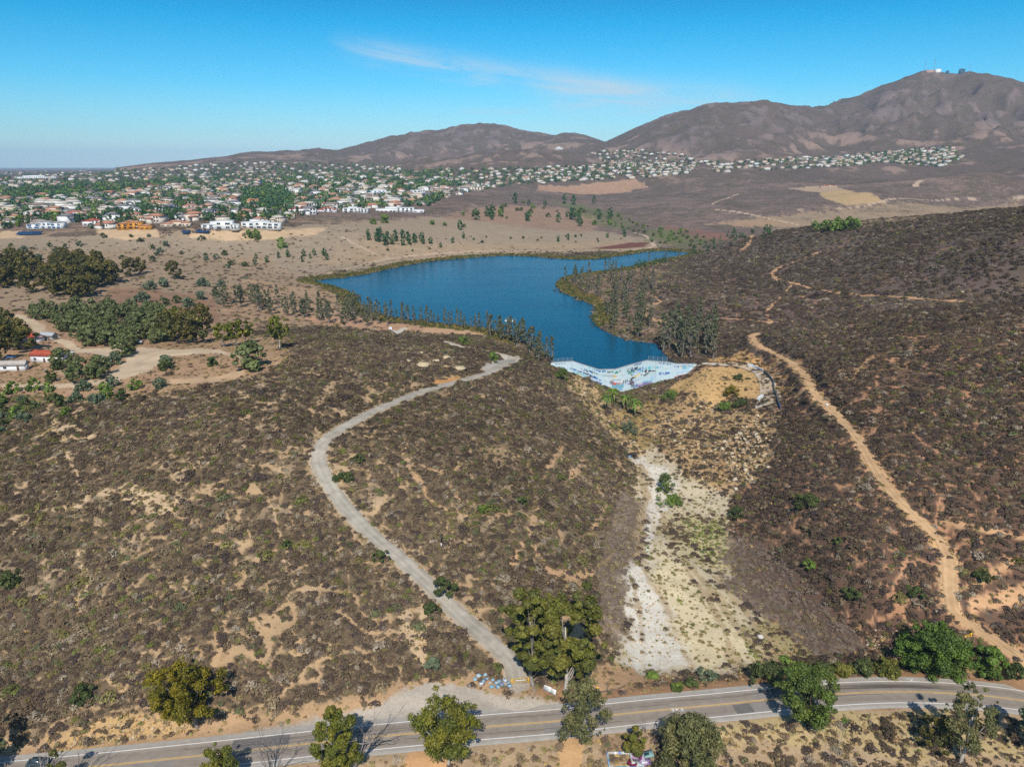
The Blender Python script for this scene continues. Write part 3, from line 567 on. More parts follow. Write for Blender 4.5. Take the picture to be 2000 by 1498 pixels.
Zm = Z.copy()
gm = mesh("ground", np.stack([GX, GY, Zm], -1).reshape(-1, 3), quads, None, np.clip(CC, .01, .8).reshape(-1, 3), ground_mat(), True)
at = gm.attributes.new("scrub", 'FLOAT', 'POINT'); at.data.foreach_set("value", np.clip(SH, 0, 1).astype(np.float32).ravel())
ground = tag(link("ground", gm), "dry scrub-covered hills and valley floor", kind="structure")
# ------------------------------------------------------------------ water
def water_mat():
    m, nt, b = new_mat("lake_water"); N, L = nt.nodes, nt.links
    b.inputs["Base Color"].default_value = (.0, .07, .13, 1); b.inputs["Roughness"].default_value = .12; b.inputs["IOR"].default_value = 1.33; b.inputs["Specular IOR Level"].default_value = .16
    ge = N.new("ShaderNodeNewGeometry"); no = N.new("ShaderNodeTexNoise"); no.inputs["Scale"].default_value = .5; no.inputs["Detail"].default_value = 6
    L.new(ge.outputs["Position"], no.inputs[0])
    bu = N.new("ShaderNodeBump"); bu.inputs["Strength"].default_value = .35; bu.inputs["Distance"].default_value = .5; L.new(no.outputs[0], bu.inputs["Height"]); L.new(bu.outputs[0], b.inputs["Normal"])
    n2 = N.new("ShaderNodeTexNoise"); n2.inputs["Scale"].default_value = .012; n2.inputs["Detail"].default_value = 4; mp = N.new("ShaderNodeMapping"); mp.inputs["Scale"].default_value = (1, 4, 1); mp.inputs["Rotation"].default_value = (0, 0, .5)
    L.new(ge.outputs["Position"], mp.inputs[0]); L.new(mp.outputs[0], n2.inputs[0])
    mr = N.new("ShaderNodeMapRange"); mr.inputs[1].default_value = .3; mr.inputs[2].default_value = .7; mr.inputs[3].default_value = .08; mr.inputs[4].default_value = .2; L.new(n2.outputs[0], mr.inputs[0]); L.new(mr.outputs[0], b.inputs["Roughness"])
    return m
wl_ = np.vstack([plane_pick([(520, 560), (560, 500), (1000, 470), (1420, 480), (1420, 510), (1400, 600)], LAKE_Z), [[110, 372.6], [14, 372.6]]])
me = bpy.data.meshes.new("lake"); me.from_pydata([(x, y, LAKE_Z) for x, y in wl_], [], [tuple(range(len(wl_)))]); me.materials.append(water_mat())
if me.polygons[0].normal.z < 0: me.flip_normals()
tag(link("lake", me), "deep blue reservoir behind the dam", kind="structure")
# ------------------------------------------------------------------ road
def ribbon(P, offs, zs):
    """strip along P with the given sideways offsets and heights"""
    t = np.gradient(P, axis=0); t /= np.linalg.norm(t, axis=1)[:, None]; nx = np.stack([-t[:, 1], t[:, 0]], 1)
    v = np.stack([np.column_stack([P + nx * o, np.broadcast_to(z, (len(P),))]) for o, z in zip(offs, zs)], 1); k = len(offs)
    i = np.arange(len(P) - 1)[:, None] * k + np.arange(k - 1)[None]; q = np.stack([i, i + k, i + k + 1, i + 1], -1).reshape(-1, 4)
    return v.reshape(-1, 3), q
def road_mat():
    m, nt, b = new_mat("asphalt"); N, L = nt.nodes, nt.links
    at = N.new("ShaderNodeAttribute"); at.attribute_name = "Col"; ge = N.new("ShaderNodeNewGeometry")
    no = N.new("ShaderNodeTexNoise"); no.inputs["Scale"].default_value = .5; no.inputs["Detail"].default_value = 6; no.inputs["Roughness"].default_value = .7; L.new(ge.outputs["Position"], no.inputs[0])
    mr = N.new("ShaderNodeMapRange"); mr.inputs[1].default_value = .25; mr.inputs[2].default_value = .75; mr.inputs[3].default_value = .82; mr.inputs[4].default_value = 1.18; L.new(no.outputs[0], mr.inputs[0])
    g = N.new("ShaderNodeVectorMath"); g.operation = 'SCALE'; L.new(at.outputs["Color"], g.inputs[0]); L.new(mr.outputs[0], g.inputs["Scale"]); L.new(g.outputs[0], b.inputs["Base Color"]); b.inputs["Roughness"].default_value = .9; b.inputs["Specular IOR Level"].default_value = .15
    return m
RP = dense(ROAD[::3], 1.0)
offs = np.array([-5.2, -4.9, -3.6, -2.9, -2.4, -1.8, -1.2, -.6, 0, .6, 1.2, 1.8, 2.4, 2.9, 3.6, 4.9, 5.3])
v, q = ribbon(RP, offs, np.where(np.abs(offs) > 5, -.05, .0) + 0 * offs)
oo = np.tile(offs, len(RP)); ss = np.repeat(np.arange(len(RP)), len(offs))
base = c8(140, 128, 117); lite = c8(170, 157, 142); shd = c8(182, 176, 166)
tr = np.exp(-((np.abs(np.abs(oo) - 1.75) - .85) / .35) ** 2)
colr = lite + (base - lite) * (tr * .8)[:, None]; dark = np.exp(-((np.abs(oo) - 1.8) / .6) ** 2) * .35; colr = colr * (1 - dark[:, None] * .6)
colr = np.where((np.abs(oo) > 3.65)[:, None], shd, colr); colr = colr * (1 + .10 * (vnoise(ss * .05, oo * .4, 5) - .5))[:, None]
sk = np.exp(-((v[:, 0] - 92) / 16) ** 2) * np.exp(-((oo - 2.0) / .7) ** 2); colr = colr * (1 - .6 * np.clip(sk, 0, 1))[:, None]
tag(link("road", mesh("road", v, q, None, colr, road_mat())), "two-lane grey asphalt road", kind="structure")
M_MARK = vmat("road_paint", .6, .9, .12, .3)
mk = MB()
for o, wd, c in ((3.62, .2, c8(240, 240, 238)), (-3.62, .2, c8(240, 240, 238)), (.14, .13, c8(232, 186, 96)), (-.14, .13, c8(232, 186, 96))):
    v, q = ribbon(RP, [o - wd / 2, o + wd / 2], [.014, .014]); mk.add(v, q, col=c)
pw = plane_pick([(1324, 1392), (1331, 1405), (1780, 1328)], 0); rdir = math.atan2(pw[1, 1] - pw[0, 1], pw[1, 0] - pw[0, 0])
def stroke(o, segs, s):
    for x0, y0, x1, y1 in segs:
        a = np.array([x0, y0]) * s; b = np.array([x1, y1]) * s; d = (b - a) / np.linalg.norm(b - a); nn = np.array([-d[1], d[0]]) * .09
        vv = [np.append(o + k, .018 + .0006 * len(mk.v)) for k in (a - nn, b - nn, b + nn, a + nn)]; mk.add(vv, [[0, 1, 2, 3]], col=c8(232, 232, 230))
stroke(pw[0] + (-1.3, .4), [(0, 0, .5, 0), (.5, 0, .5, 1), (0, 1, .5, 1), (0, .5, .5, .5)], 1.0)
stroke(pw[0] + (-.2, .5), [(0, 0, 0, 1), (0, .5, .6, 1), (0, .5, .5, .3)], 1.0); stroke(pw[0] + (.9, .6), [(0, 0, .2, .4), (.2, .4, .2, 1), (.5, 0, .5, .9)], 1.0)
stroke(pw[1], [(-.9, 0, .9, .1), (-.6, -.6, .6, .7), (-.6, .7, .6, -.6), (0, -.7, 0, .7)], 1.0)
stroke(pw[2], [(-.6, -.6, .6, .6), (-.6, .6, .6, -.6)], 1.0)
mko = mk.build("road_marking", M_MARK); tag(mko, "white edge lines and double yellow centre line", kind="structure")
# gravel access road and dirt trail: worn strips with wheel tracks, lying on the graded ground
def track(name, label, P, half, lift, c0, c1, cs, seed):
    D = dense(P[::2], .8); s = np.arange(len(D)) * .8; t = np.gradient(D, axis=0); t /= np.linalg.norm(t, axis=1)[:, None] + 1e-9; nx = np.stack([-t[:, 1], t[:, 0]], 1); no = 13; o = np.linspace(-1, 1, no)
    hl = half * (1 + .25 * fbm(s, 0 * s + seed, 9, 3, seed)); hr = half * (1 + .25 * fbm(s, 0 * s + 50, 9, 3, seed + 3)); hw = np.where(o[None] < 0, hl[:, None], hr[:, None]); G = D[:, None] + nx[:, None] * (o[None] * hw)[..., None]
    z = H(G[..., 0].ravel(), G[..., 1].ravel()).reshape(hw.shape) + np.where(np.abs(o) > .99, -.12, lift)[None]
    a = np.abs(o)[None] * hw; rut = np.exp(-((a - .85) / .28) ** 2) * (.6 + 1.2 * np.clip(fbm(s, 0 * s, 25, 2, seed + 7) + .3, 0, 1))[:, None]; edge = sstep(.7, 1, np.abs(o))[None] + 0 * a
    n_ = fbm(G[..., 0], G[..., 1], 5, 4, seed + 11) * .5; c = c0 * (1 + n_[..., None]); c = c + (c1 - c) * (np.clip(rut, 0, 1) * .6)[..., None]; c = c + (cs - c) * (edge * .7)[..., None]
    i = np.arange(len(D) - 1)[:, None] * no + np.arange(no - 1)[None]; q = np.stack([i, i + no, i + no + 1, i + 1], -1).reshape(-1, 4)
    tag(link(name, mesh(name, np.dstack([G, z]).reshape(-1, 3), q, None, np.clip(c, .02, .8).reshape(-1, 3), M_DIRT)), label, kind="structure")
track("gravel_road", "pale grey gravel access road winding over the hill", DIRT, 2.75, .14, c8(176, 166, 150), c8(196, 188, 174), c8(170, 146, 116), 3)
track("dirt_trail", "orange-tan dirt trail climbing the right-hand hill", TRAIL, 1.9, .12, c8(198, 160, 118), c8(216, 184, 144), c8(190, 148, 108), 8)
ck = MB()
for k_ in range(26):
    i0 = rng.integers(60, len(RP) - 60); ln_ = rng.integers(6, 40); off = rng.uniform(-3.4, 3.4); pp = RP[i0:i0 + ln_]; tt_ = np.gradient(pp, axis=0); tt_ /= np.linalg.norm(tt_, axis=1)[:, None]; pp = pp + np.stack([-tt_[:, 1], tt_[:, 0]], 1) * (off + np.cumsum(rng.normal(size=ln_) * .06))[:, None]
    v, q = ribbon(pp, [-.05, .05], [.0082 + .0001 * k_] * 2); ck.add(v, q, col=c8(84, 80, 78))
for k_ in range(7):
    i0 = rng.integers(60, len(RP) - 60); sd_ = rng.choice([-1, 1]); zp_ = .0012 + .0004 * k_; v, q = ribbon(RP[i0:i0 + rng.integers(5, 14)], sorted([sd_ * .5, sd_ * 3.3]), [zp_, zp_]); ck.add(v, q, col=c8(120, 114, 110) if k_ % 2 else c8(150, 142, 134))
tag(ck.build("road_patches", bpy.data.materials["asphalt"]), "sealed cracks and repair patches on the asphalt", kind="structure")
#@@SCRUB
# ------------------------------------------------------------------ scrub, grass, reeds and stones: nobody could count them, one object each
def dome(n, hgt, size, cols, flat=.25, stems=0):
    m = MB(); ph = rng.random(n) * 6.283; u = rng.random(n) ** .8; el = np.arcsin(u)
    lump = 1 + .35 * np.sin(ph * 3 + rng.random() * 6) * np.cos(el)
    p = np.stack([np.cos(ph) * np.cos(el) * lump, np.sin(ph) * np.cos(el) * lump, u * hgt], 1) * (.72 + .28 * rng.random((n, 1)))
    nr = p * [1, 1, 1.6] + rng.normal(size=(n, 3)) * .45; nr[:, 2] += flat
    c = cols[rng.integers(0, len(cols), n)] * (.75 + .5 * rng.random((n, 1)))
    m.cards(p, nr, size, c); return m
src = bpy.data.collections.new("scrub_sources")
W1 = np.ones((1, 3)); 
def source(name, mb, mat):
    o = bpy.data.objects.new(name, mb.data(name, mat)); return o
def scatter(name, label, pts, scl, rot, tint, sources, kind="stuff"):
    k = bpy.data.collections.new(name + "_kinds")
    for s in sources: k.objects.link(s)
    me = bpy.data.meshes.new(name); me.vertices.add(len(pts)); me.vertices.foreach_set("co", np.asarray(pts, np.float32).ravel())
    a = me.attributes.new("scl", 'FLOAT_VECTOR', 'POINT'); a.data.foreach_set("vector", np.asarray(scl, np.float32).ravel())
    a = me.attributes.new("rot", 'FLOAT_VECTOR', 'POINT'); a.data.foreach_set("vector", np.asarray(rot, np.float32).ravel())
    a = me.attributes.new("idx", 'INT', 'POINT'); a.data.foreach_set("value", rng.integers(0, len(sources), len(pts)).astype(np.int32))
    c = np.ones((len(pts), 4), np.float32); c[:, :3] = tint
    a = me.color_attributes.new("tint", 'FLOAT_COLOR', 'POINT'); a.data.foreach_set("color", c.ravel())
    ng = bpy.data.node_groups.new(name + "_nodes", 'GeometryNodeTree'); ng.interface.new_socket("Geometry", in_out='INPUT', socket_type='NodeSocketGeometry'); ng.interface.new_socket("Geometry", in_out='OUTPUT', socket_type='NodeSocketGeometry')
    N, L = ng.nodes, ng.links; gi = N.new("NodeGroupInput"); go = N.new("NodeGroupOutput"); ip = N.new("GeometryNodeInstanceOnPoints"); ci = N.new("GeometryNodeCollectionInfo")
    ci.inputs["Collection"].default_value = k; ci.inputs["Separate Children"].default_value = True; ci.inputs["Reset Children"].default_value = True
    ip.inputs["Pick Instance"].default_value = True
    def att(nm, ty):
        n = N.new("GeometryNodeInputNamedAttribute"); n.data_type = ty; n.inputs["Name"].default_value = nm; return n.outputs["Attribute"]
    mp = N.new("GeometryNodeMeshToPoints"); L.new(gi.outputs[0], mp.inputs[0]); L.new(mp.outputs[0], ip.inputs["Points"]); L.new(ci.outputs[0], ip.inputs["Instance"])
    L.new(att("idx", 'INT'), ip.inputs["Instance Index"]); L.new(att("rot", 'FLOAT_VECTOR'), ip.inputs["Rotation"]); L.new(att("scl", 'FLOAT_VECTOR'), ip.inputs["Scale"])
    L.new(ip.outputs[0], go.inputs[0])
    o = link(name, me); md = o.modifiers.new("scatter", 'NODES'); md.node_group = ng
    return tag(o, label, kind=kind)
def sector(n, r0, r1, half=45):
    r = np.sqrt(r0 ** 2 + (r1 ** 2 - r0 ** 2) * rng.random(n)); t = R(half) * (2 * rng.random(n) - 1); return r * np.sin(t), r * np.cos(t)
def on(x, y, A): return bil(TH, LR, A, np.arctan2(x, y), np.log(np.hypot(x, y)))
SCR = [source("scrub_bush", dome(170, .95, .15, W1), M_SCRUB), source("scrub_bush", dome(150, .75, .17, W1), M_SCRUB), source("scrub_bush", dome(190, 1.1, .14, W1), M_SCRUB), source("scrub_bush", dome(120, .6, .19, W1), M_SCRUB)]
def scrub_points():
    X, Y, S_, T_ = [], [], [], []
    for r0, r1, dens, smin, smax in ((100, 190, 1.35, .36, 1.1), (190, 300, 1.0, .4, 1.15), (300, 480, .62, .5, 1.3), (480, 1000, .17, .8, 1.9)):
        nn = int(dens * R(90) / 2 * (r1 ** 2 - r0 ** 2)); x, y = sector(nn, r0, r1)
        sd = on(x, y, SD)
        cl = 1 - veins(x, y)
        rt = sstep(.16, .28, np.arctan2(x, y)) * (r0 > 150)
        keep = (rng.random(nn) < 1.05 * sd * np.clip(cl, .03, 1)) & (dcl(x, y) > 6.6)
        x, y, cl = x[keep], y[keep], cl[keep]; nn = len(x)
        s = smin + (smax - smin) * rng.random(nn) ** 1.6; s *= .7 + .4 * np.clip(cl, 0, 1); s *= np.where(rng.random(nn) < .05, 1.75, 1)
        X.append(x); Y.append(y); S_.append(s)
    x, y, s = map(np.concatenate, (X, Y, S_)); n_ = len(x)
    pal = np.array([c8(114, 98, 78), c8(130, 112, 90), c8(104, 88, 74), c8(146, 128, 100), c8(126, 118, 70), c8(116, 120, 64), c8(136, 128, 76), c8(108, 112, 78), c8(96, 82, 76), c8(168, 152, 130), c8(152, 134, 118)])
    gmask = fbm(x, y, 60, 3, 88) + .25 * fbm(x, y, 10, 2, 89); rt = sstep(.16, .26, np.arctan2(x, y))
    pr = rng.random(n_); gp = np.clip(.2 + gmask * .7, .04, .5) * (1 - .75 * rt)
    ii = np.where(pr < gp, rng.integers(4, 8, n_), np.where(rng.random(n_) < .35 + .4 * rt, rng.choice([2, 8, 0], n_), rng.integers(0, 4, n_)))
    ii = np.where(rng.random(n_) < .06, 9, ii); brown = on(x, y, BRN); ii = np.where(rng.random(n_) < brown, rng.choice([10, 10, 3], n_), ii)
    tint = pal[ii] * (.8 + .4 * rng.random((n_, 1))) * (.95 + .6 * fbm(x, y, 40, 2, 66) - .08 * rt)[:, None]
    scl = np.stack([s * (.8 + .5 * rng.random(n_)), s * (.8 + .5 * rng.random(n_)), s * (.55 + .45 * rng.random(n_)) * (1 - .5 * brown)], 1)
    rot = np.stack([0 * s, 0 * s, rng.random(n_) * 6.28], 1)
    return np.stack([x, y, H(x, y) - .08], 1), scl, rot, tint
def dcl(x, y):
    """distance to the asphalt road centre line"""
    d = np.full(x.shape, 1e9)
    for p in RP[::4]: d = np.minimum(d, np.hypot(x - p[0], y - p[1]))
    return d
BRN = np.zeros(GX.shape)
for pz in ([(1410, 1045), (1470, 1040), (1560, 1120), (1640, 1200), (1700, 1262), (1600, 1285), (1540, 1240), (1470, 1190), (1420, 1150), (1390, 1090)], [(1215, 960), (1258, 985), (1250, 1060), (1230, 1150), (1210, 1270), (1175, 1240), (1165, 1120), (1190, 1020)]):
    BRN[inpoly(GX, GY, W(pz)) & (RR < 400)] = 1
scatter("dry_scrub", "dark brown and olive scrub covering the hillsides", *scrub_points(), SCR)
GREENS = [W([(1330, 1010), (1410, 1020), (1420, 1080), (1385, 1110), (1340, 1060)]), W([(1285, 925), (1318, 935), (1312, 975), (1290, 960)]), W([(1310, 1150), (1335, 1165), (1345, 1190), (1325, 1190)]), W([(1440, 1240), (1475, 1260), (1490, 1290), (1455, 1275)]), W([(1255, 1060), (1272, 1070), (1268, 1110), (1254, 1095)])]
# small dry tufts on verge, wash and clearing
def tuft_points(n0):
    x, y = sector(n0, 100, 420); sd = on(x, y, SD); wash = inpoly(x, y, W([(1228, 850), (1300, 900), (1440, 960), (1420, 1040), (1500, 1200), (1500, 1290), (1480, 1320), (1220, 1325), (1190, 1260), (1180, 1060), (1230, 960)]))
    bare = inpoly(x, y, W([(1236, 880), (1290, 915), (1310, 980), (1262, 1060), (1256, 1110), (1320, 1210), (1360, 1300), (1230, 1300), (1234, 1120), (1262, 960)]))
    near = dcl(x, y); gz_ = np.zeros(n0, bool)
    for gp in GREENS: gz_ |= inpoly(x, y, gp)
    pr = np.where(wash, np.where(bare, .1, .32), np.where((sd > .03) & (sd < .6), .6 * sd + .22, np.where(sd >= .6, .06, 0)))
    pr = np.where(gz_, .8, pr)
    keep = (rng.random(n0) < pr * (.4 + 1.5 * np.clip(fbm(x, y, 12, 3, 55) + .35, 0, 1))) & (near > 6.3); x, y, wash = x[keep], y[keep], wash[keep]; m = len(x)
    s = .22 + .5 * rng.random(m) ** 2
    pal = np.array([c8(176, 148, 100), c8(190, 160, 108), c8(150, 124, 92), c8(146, 128, 88), c8(160, 146, 98), c8(172, 156, 112), c8(126, 124, 72)])
    ii = np.where(wash, rng.integers(3, 7, m), rng.integers(0, 5, m))
    grn = np.zeros(m, bool)
    for gp in GREENS: grn |= inpoly(x, y, gp)
    pal = np.vstack([pal, [c8(132, 140, 70), c8(150, 152, 84), c8(112, 128, 62)]]); ii = np.where(grn & (rng.random(m) < .8), rng.integers(7, 10, m), ii)
    return np.stack([x, y, H(x, y) - .03], 1), np.stack([s, s, s * .8], 1), np.stack([0 * s, 0 * s, rng.random(m) * 6.28], 1), pal[ii] * (.8 + .4 * rng.random((m, 1)))
TUF = [source("tuft", dome(36, .9, .34, W1), M_SCRUB), source("tuft", dome(28, 1.2, .38, W1), M_SCRUB)]
scatter("dry_grass", "straw-coloured dry grass tufts on verges and valley floor", *tuft_points(170000), TUF)
def reed_points(n0):
    x, y = sector(n0, 380, 1050); b = on(x, y, belt.astype(float)); keep = (rng.random(n0) < b) & (y > 376) & ~inpoly(x, y, LAKE); x, y = x[keep], y[keep]; m = len(x); s = 1.0 + 1.5 * rng.random(m)
    pal = np.array([c8(122, 112, 60), c8(100, 104, 54), c8(140, 122, 70), c8(84, 92, 48)])
    return np.stack([x, y, H(x, y) - .1], 1), np.stack([s, s, s * .9], 1), np.stack([0 * s, 0 * s, rng.random(m) * 6.28], 1), pal[rng.integers(0, 4, m)] * (.8 + .4 * rng.random((m, 1)))
scatter("reed_belt", "olive reeds and rushes fringing the lake", *reed_points(150000), SCR)
def stone(seed):
    r = np.random.default_rng(seed); m = MB(); g = 5; u = np.linspace(0, math.pi, g + 1); 
    v = [(0, 0, .6)]; k = 7
    for a in u[1:-1]:
        for b in range(k):
            t = b / k * 6.283 + r.random() * .5; q_ = .7 + .5 * r.random(); v.append((math.sin(a) * math.cos(t) * q_, math.sin(a) * math.sin(t) * q_, math.cos(a) * .6 * q_))
    v.append((0, 0, -.5)); t_, q = [], []
    for b in range(k): t_.append((0, 1 + b, 1 + (b + 1) % k)); o = 1 + (g - 2) * k; t_.append((o + (b + 1) % k, o + b, len(v) - 1))
    for a in range(g - 2):
        for b in range(k): o = 1 + a * k; q.append((o + b, o + k + b, o + k + (b + 1) % k, o + (b + 1) % k))
    m.add(np.array(v), q, t_); return m
STN = [source("stone", stone(i), vmat("stone", .9, 2, .3, .1, tint=True) if i == 0 else bpy.data.materials["stone"]) for i in range(4)]
def stone_points():
    X = []
    def fill(px, n0, s0, s1):
        P = W(px); s1 *= .62; lo, hi = P.min(0), P.max(0); p = lo + (hi - lo) * rng.random((n0 * 4, 2)); p = p[inpoly(p[:, 0], p[:, 1], P)][:n0]
        s = s0 + (s1 - s0) * rng.random(len(p)) ** 3; X.append(np.column_stack([p, s]))
    fill([(1236, 880), (1290, 915), (1320, 950), (1290, 1000), (1262, 1060), (1256, 1110), (1290, 1140), (1360, 1300), (1230, 1300), (1226, 1220), (1244, 1020)], 900, .12, .7)
    fill([(1290, 800), (1400, 790), (1480, 800), (1520, 830), (1500, 920), (1430, 965), (1330, 920), (1270, 850)], 420, .3, 1.9)
    fill([(1400, 870), (1480, 800), (1510, 850), (1490, 920), (1440, 960)], 200, .6, 2.4)
    fill([(1090, 735), (1130, 730), (1180, 780), (1230, 850), (1260, 890), (1240, 900), (1190, 850), (1140, 790)], 220, .3, 1.7)
    fill([(160, 1425), (330, 1390), (390, 1402), (380, 1420), (240, 1450), (120, 1465)], 330, .15, .75)
    fill([(790, 690), (960, 680), (960, 715), (850, 735), (780, 720)], 60, .4, 1.6)
    fill([(1690, 1230), (1760, 1230), (1760, 1290), (1690, 1280)], 120, .2, .8)
    fill([(100, 900), (400, 900), (400, 1200), (100, 1200)], 160, .12, .5)
    p = np.vstack(X); m = len(p); s = p[:, 2]; pal = np.array([c8(200, 176, 140), c8(190, 158, 118), c8(206, 190, 164), c8(176, 148, 116)])
    return np.stack([p[:, 0], p[:, 1], H(p[:, 0], p[:, 1]) + s * .12], 1), np.stack([s * (.7 + .6 * rng.random(m)), s, s * (.5 + .6 * rng.random(m))], 1), rng.random((m, 3)) * [.6, .6, 6.28], pal[rng.integers(0, 4, m)] * (.85 + .3 * rng.random((m, 1)))
scatter("loose_stones", "pale stones scattered over wash and rocky slopes", *stone_points(), STN)
#@@DAM
# ------------------------------------------------------------------ the dam
def px_per_m(P): return F / (P[1] * math.cos(PITCH) + (CAMZ - P[2]) * math.sin(PITCH))
def at_Y(px, py, Y): d = ray(px, py); t = Y / d[1]; return d[0] * t, CAMZ + d[2] * t
GRAF = [c8(120, 190, 205), c8(70, 150, 190), c8(150, 200, 215), c8(60, 120, 180), c8(110, 170, 210), c8(130, 200, 215), c8(90, 130, 170), c8(70, 130, 190), c8(90, 190, 200), c8(40, 140, 110), c8(220, 130, 160), c8(60, 80, 140), c8(160, 190, 220), c8(90, 90, 95), c8(235, 200, 110), c8(180, 200, 200), c8(150, 120, 180), c8(60, 60, 66), c8(210, 90, 90)]
def graffiti(nu, nv, seed, dens=1.0, base=(192, 212, 218)):
    r = np.random.default_rng(seed); img = np.ones((nu, nv, 3)) * c8(*base)
    img *= (1 - .12 * r.random((nu, nv, 1)))
    for _ in range(int(nu * nv / 330 * dens)):      # painted blocks, then tags of short strokes over them
        a, b = r.integers(0, nu), r.integers(0, nv); la, lb = r.integers(8, 34), r.integers(4, 11); c = GRAF[r.integers(0, len(GRAF))]; k = .5 + .45 * r.random()
        blk = img[a:a + la, b:b + lb]; blk[:] = blk * (1 - k) + (c * .8 if r.random() < .62 else c8(206, 212, 214)) * k
    for _ in range(int(nu * nv / 300 * dens)):
        a, b = r.integers(0, nu), r.integers(0, nv); c = GRAF[r.integers(0, len(GRAF))] * .95
        for s in range(r.integers(4, 9)):
            if r.random() < .6: img[a:a + 2, b:b + r.integers(3, 7)] = c
            else: img[a:a + r.integers(3, 6), min(b + r.integers(0, 5), nv - 1):min(b + 5, nv) + 1] = c
            a += r.integers(3, 6)
            if a >= nu: break
    return img
xl, xr = DAM_X0, DAM_X1
nu, nv = 320, 64
ux = np.linspace(xl, xr, nu)
topz = np.interp(ux, [at_Y(p, 0, DAM_Y)[0] for p in (1076, 1092, 1137, 1199, 1236, 1306, 1350, 1374)], [at_Y(1000, py, DAM_Y)[1] for py in (713.5, 709, 706.5, 724.6, 724.6, 706.5, 708.5, 712)])
img = graffiti(nu, nv, 5, .9); img[::46] *= .72; img[:, ::16] *= .85; m = MB()
zb = np.minimum(np.interp(ux, dbx, dbz) - 3.0, topz - 1.0)
tt = np.linspace(0, 1, nv)
Vx = np.repeat(ux[:, None], nv, 1); Vz = topz[:, None] * (1 - tt) + zb[:, None] * tt; Vy = damY(ux)[:, None] - 3.2 * tt[None] ** 1.3
gq = np.arange(nu * nv).reshape(nu, nv); qd = np.stack([gq[:-1, :-1], gq[:-1, 1:], gq[1:, 1:], gq[1:, :-1]], -1).reshape(-1, 4)
dam = tag(link("dam", None), "white graffiti-covered concrete dam across the gorge", "dam"); dam.location = (0, 0, 0)
m.add(np.stack([Vx, Vy, Vz], -1).reshape(-1, 3), qd, col=img.reshape(-1, 3)); m.build("downstream_face", M_SPRAY, dam)
m = MB(); yy = damY(ux); th = DTH
ring = np.stack([np.column_stack([ux, yy, topz]), np.column_stack([ux, yy + th, topz]), np.column_stack([ux, yy + th, np.full(nu, 8.0)])], 1)
gq = np.arange(nu * 3).reshape(nu, 3); qd = np.stack([gq[:-1, :-1], gq[1:, :-1], gq[1:, 1:], gq[:-1, 1:]], -1).reshape(-1, 4)
m.add(ring.reshape(-1, 3), qd, col=np.repeat(np.where(rng.random((nu, 1)) < .15, c8(170, 190, 205)[None], c8(206, 206, 200)[None]), 3, 0)); m.build("crest", M_SPRAY, dam)
def fence(name, label, P, hgt, post=2.5, zoff=0.0, mesh_gap=.45):
    t = tag(link(name, None, loc=(*P[0], 0)), label, "fence"); P = np.asarray(P, float); o = P[0]
    d = np.concatenate([[0], np.cumsum(np.linalg.norm(np.diff(P, axis=0), axis=1))]); at_ = lambda s: np.array([np.interp(s, d, P[:, 0]), np.interp(s, d, P[:, 1])]) - o
    zz = lambda s: float(np.interp(s, d, zoff)) if np.ndim(zoff) else float(H(*(at_(s) + o))) + zoff
    gy = c8(150, 164, 172)
    for s in np.arange(0, d[-1] + .1, post):
        mb = MB(); a = at_(s); mb.tube([(*a, zz(s) - .3), (*a, zz(s) + hgt)], .07, 5, gy); mb.build("post", M_METAL, t)
    mb = MB()
    for s in np.arange(0, d[-1], mesh_gap): a = at_(s); mb.tube([(*a, zz(s)), (*a, zz(s) + hgt)], .03, 3, gy, False)
    for h in np.linspace(.05, hgt, 5):
        for s0, s1 in zip(d[:-1], d[1:]):
            mb.tube([(*at_(s0), zz(s0) + h), (*at_(s1), zz(s1) + h)], .035, 3, gy, False)
    mb.build("wire_mesh", M_METAL, t); return t
def crest_pts(p0, p1, n_=6):
    xs = np.linspace(at_Y(p0, 0, DAM_Y)[0], at_Y(p1, 0, DAM_Y)[0], n_); return np.column_stack([xs, damY(xs) + .8]), np.interp(xs, ux, topz)
P, zc = crest_pts(1094, 1136); fence("chain_link_fence", "grey chain-link fence on the left wing of the graffiti dam", P, 2.2, 2.5, zc)
P, zc = crest_pts(1309, 1352); fence("chain_link_fence", "grey chain-link fence on the right wing of the graffiti dam", P, 2.6, 2.5, zc)
# spillway channel leading right from the dam, and the painted wall beside it
SPILL = dense(W([(1362, 715), (1400, 713), (1440, 714), (1475, 725), (1496, 745), (1502, 770), (1500, 792)]), 1.0)
def drape(P, half, lift=.12, ncross=5, wf_=None):
    t = np.gradient(P, axis=0); t /= np.linalg.norm(t, axis=1)[:, None] + 1e-9; nx = np.stack([-t[:, 1], t[:, 0]], 1); o = np.linspace(-1, 1, ncross)
    hw = np.broadcast_to(half, (len(P),)); G = P[:, None] + nx[:, None] * (o[None, :, None] * hw[:, None, None]); z = H(G[..., 0].ravel(), G[..., 1].ravel()).reshape(G.shape[:2]) + lift
    i = np.arange(len(P) - 1)[:, None] * ncross + np.arange(ncross - 1)[None]; q = np.stack([i, i + ncross, i + ncross + 1, i + 1], -1).reshape(-1, 4)
    return np.dstack([G, z]).reshape(-1, 3), q
v, q = drape(SPILL, np.interp(np.arange(len(SPILL)), [0, len(SPILL) * .45, len(SPILL)], [1.6, 2.4, 5.4]), .35)
cg = np.where(fbm(v[:, 0], v[:, 1], 4, 2, 4)[:, None] > .08, c8(216, 206, 192), c8(204, 180, 150)); cg = cg * .9
tag(link("spillway_channel", mesh("spillway_channel", v, q, None, cg, M_CONC)), "pale concrete spillway channel floor", kind="structure")
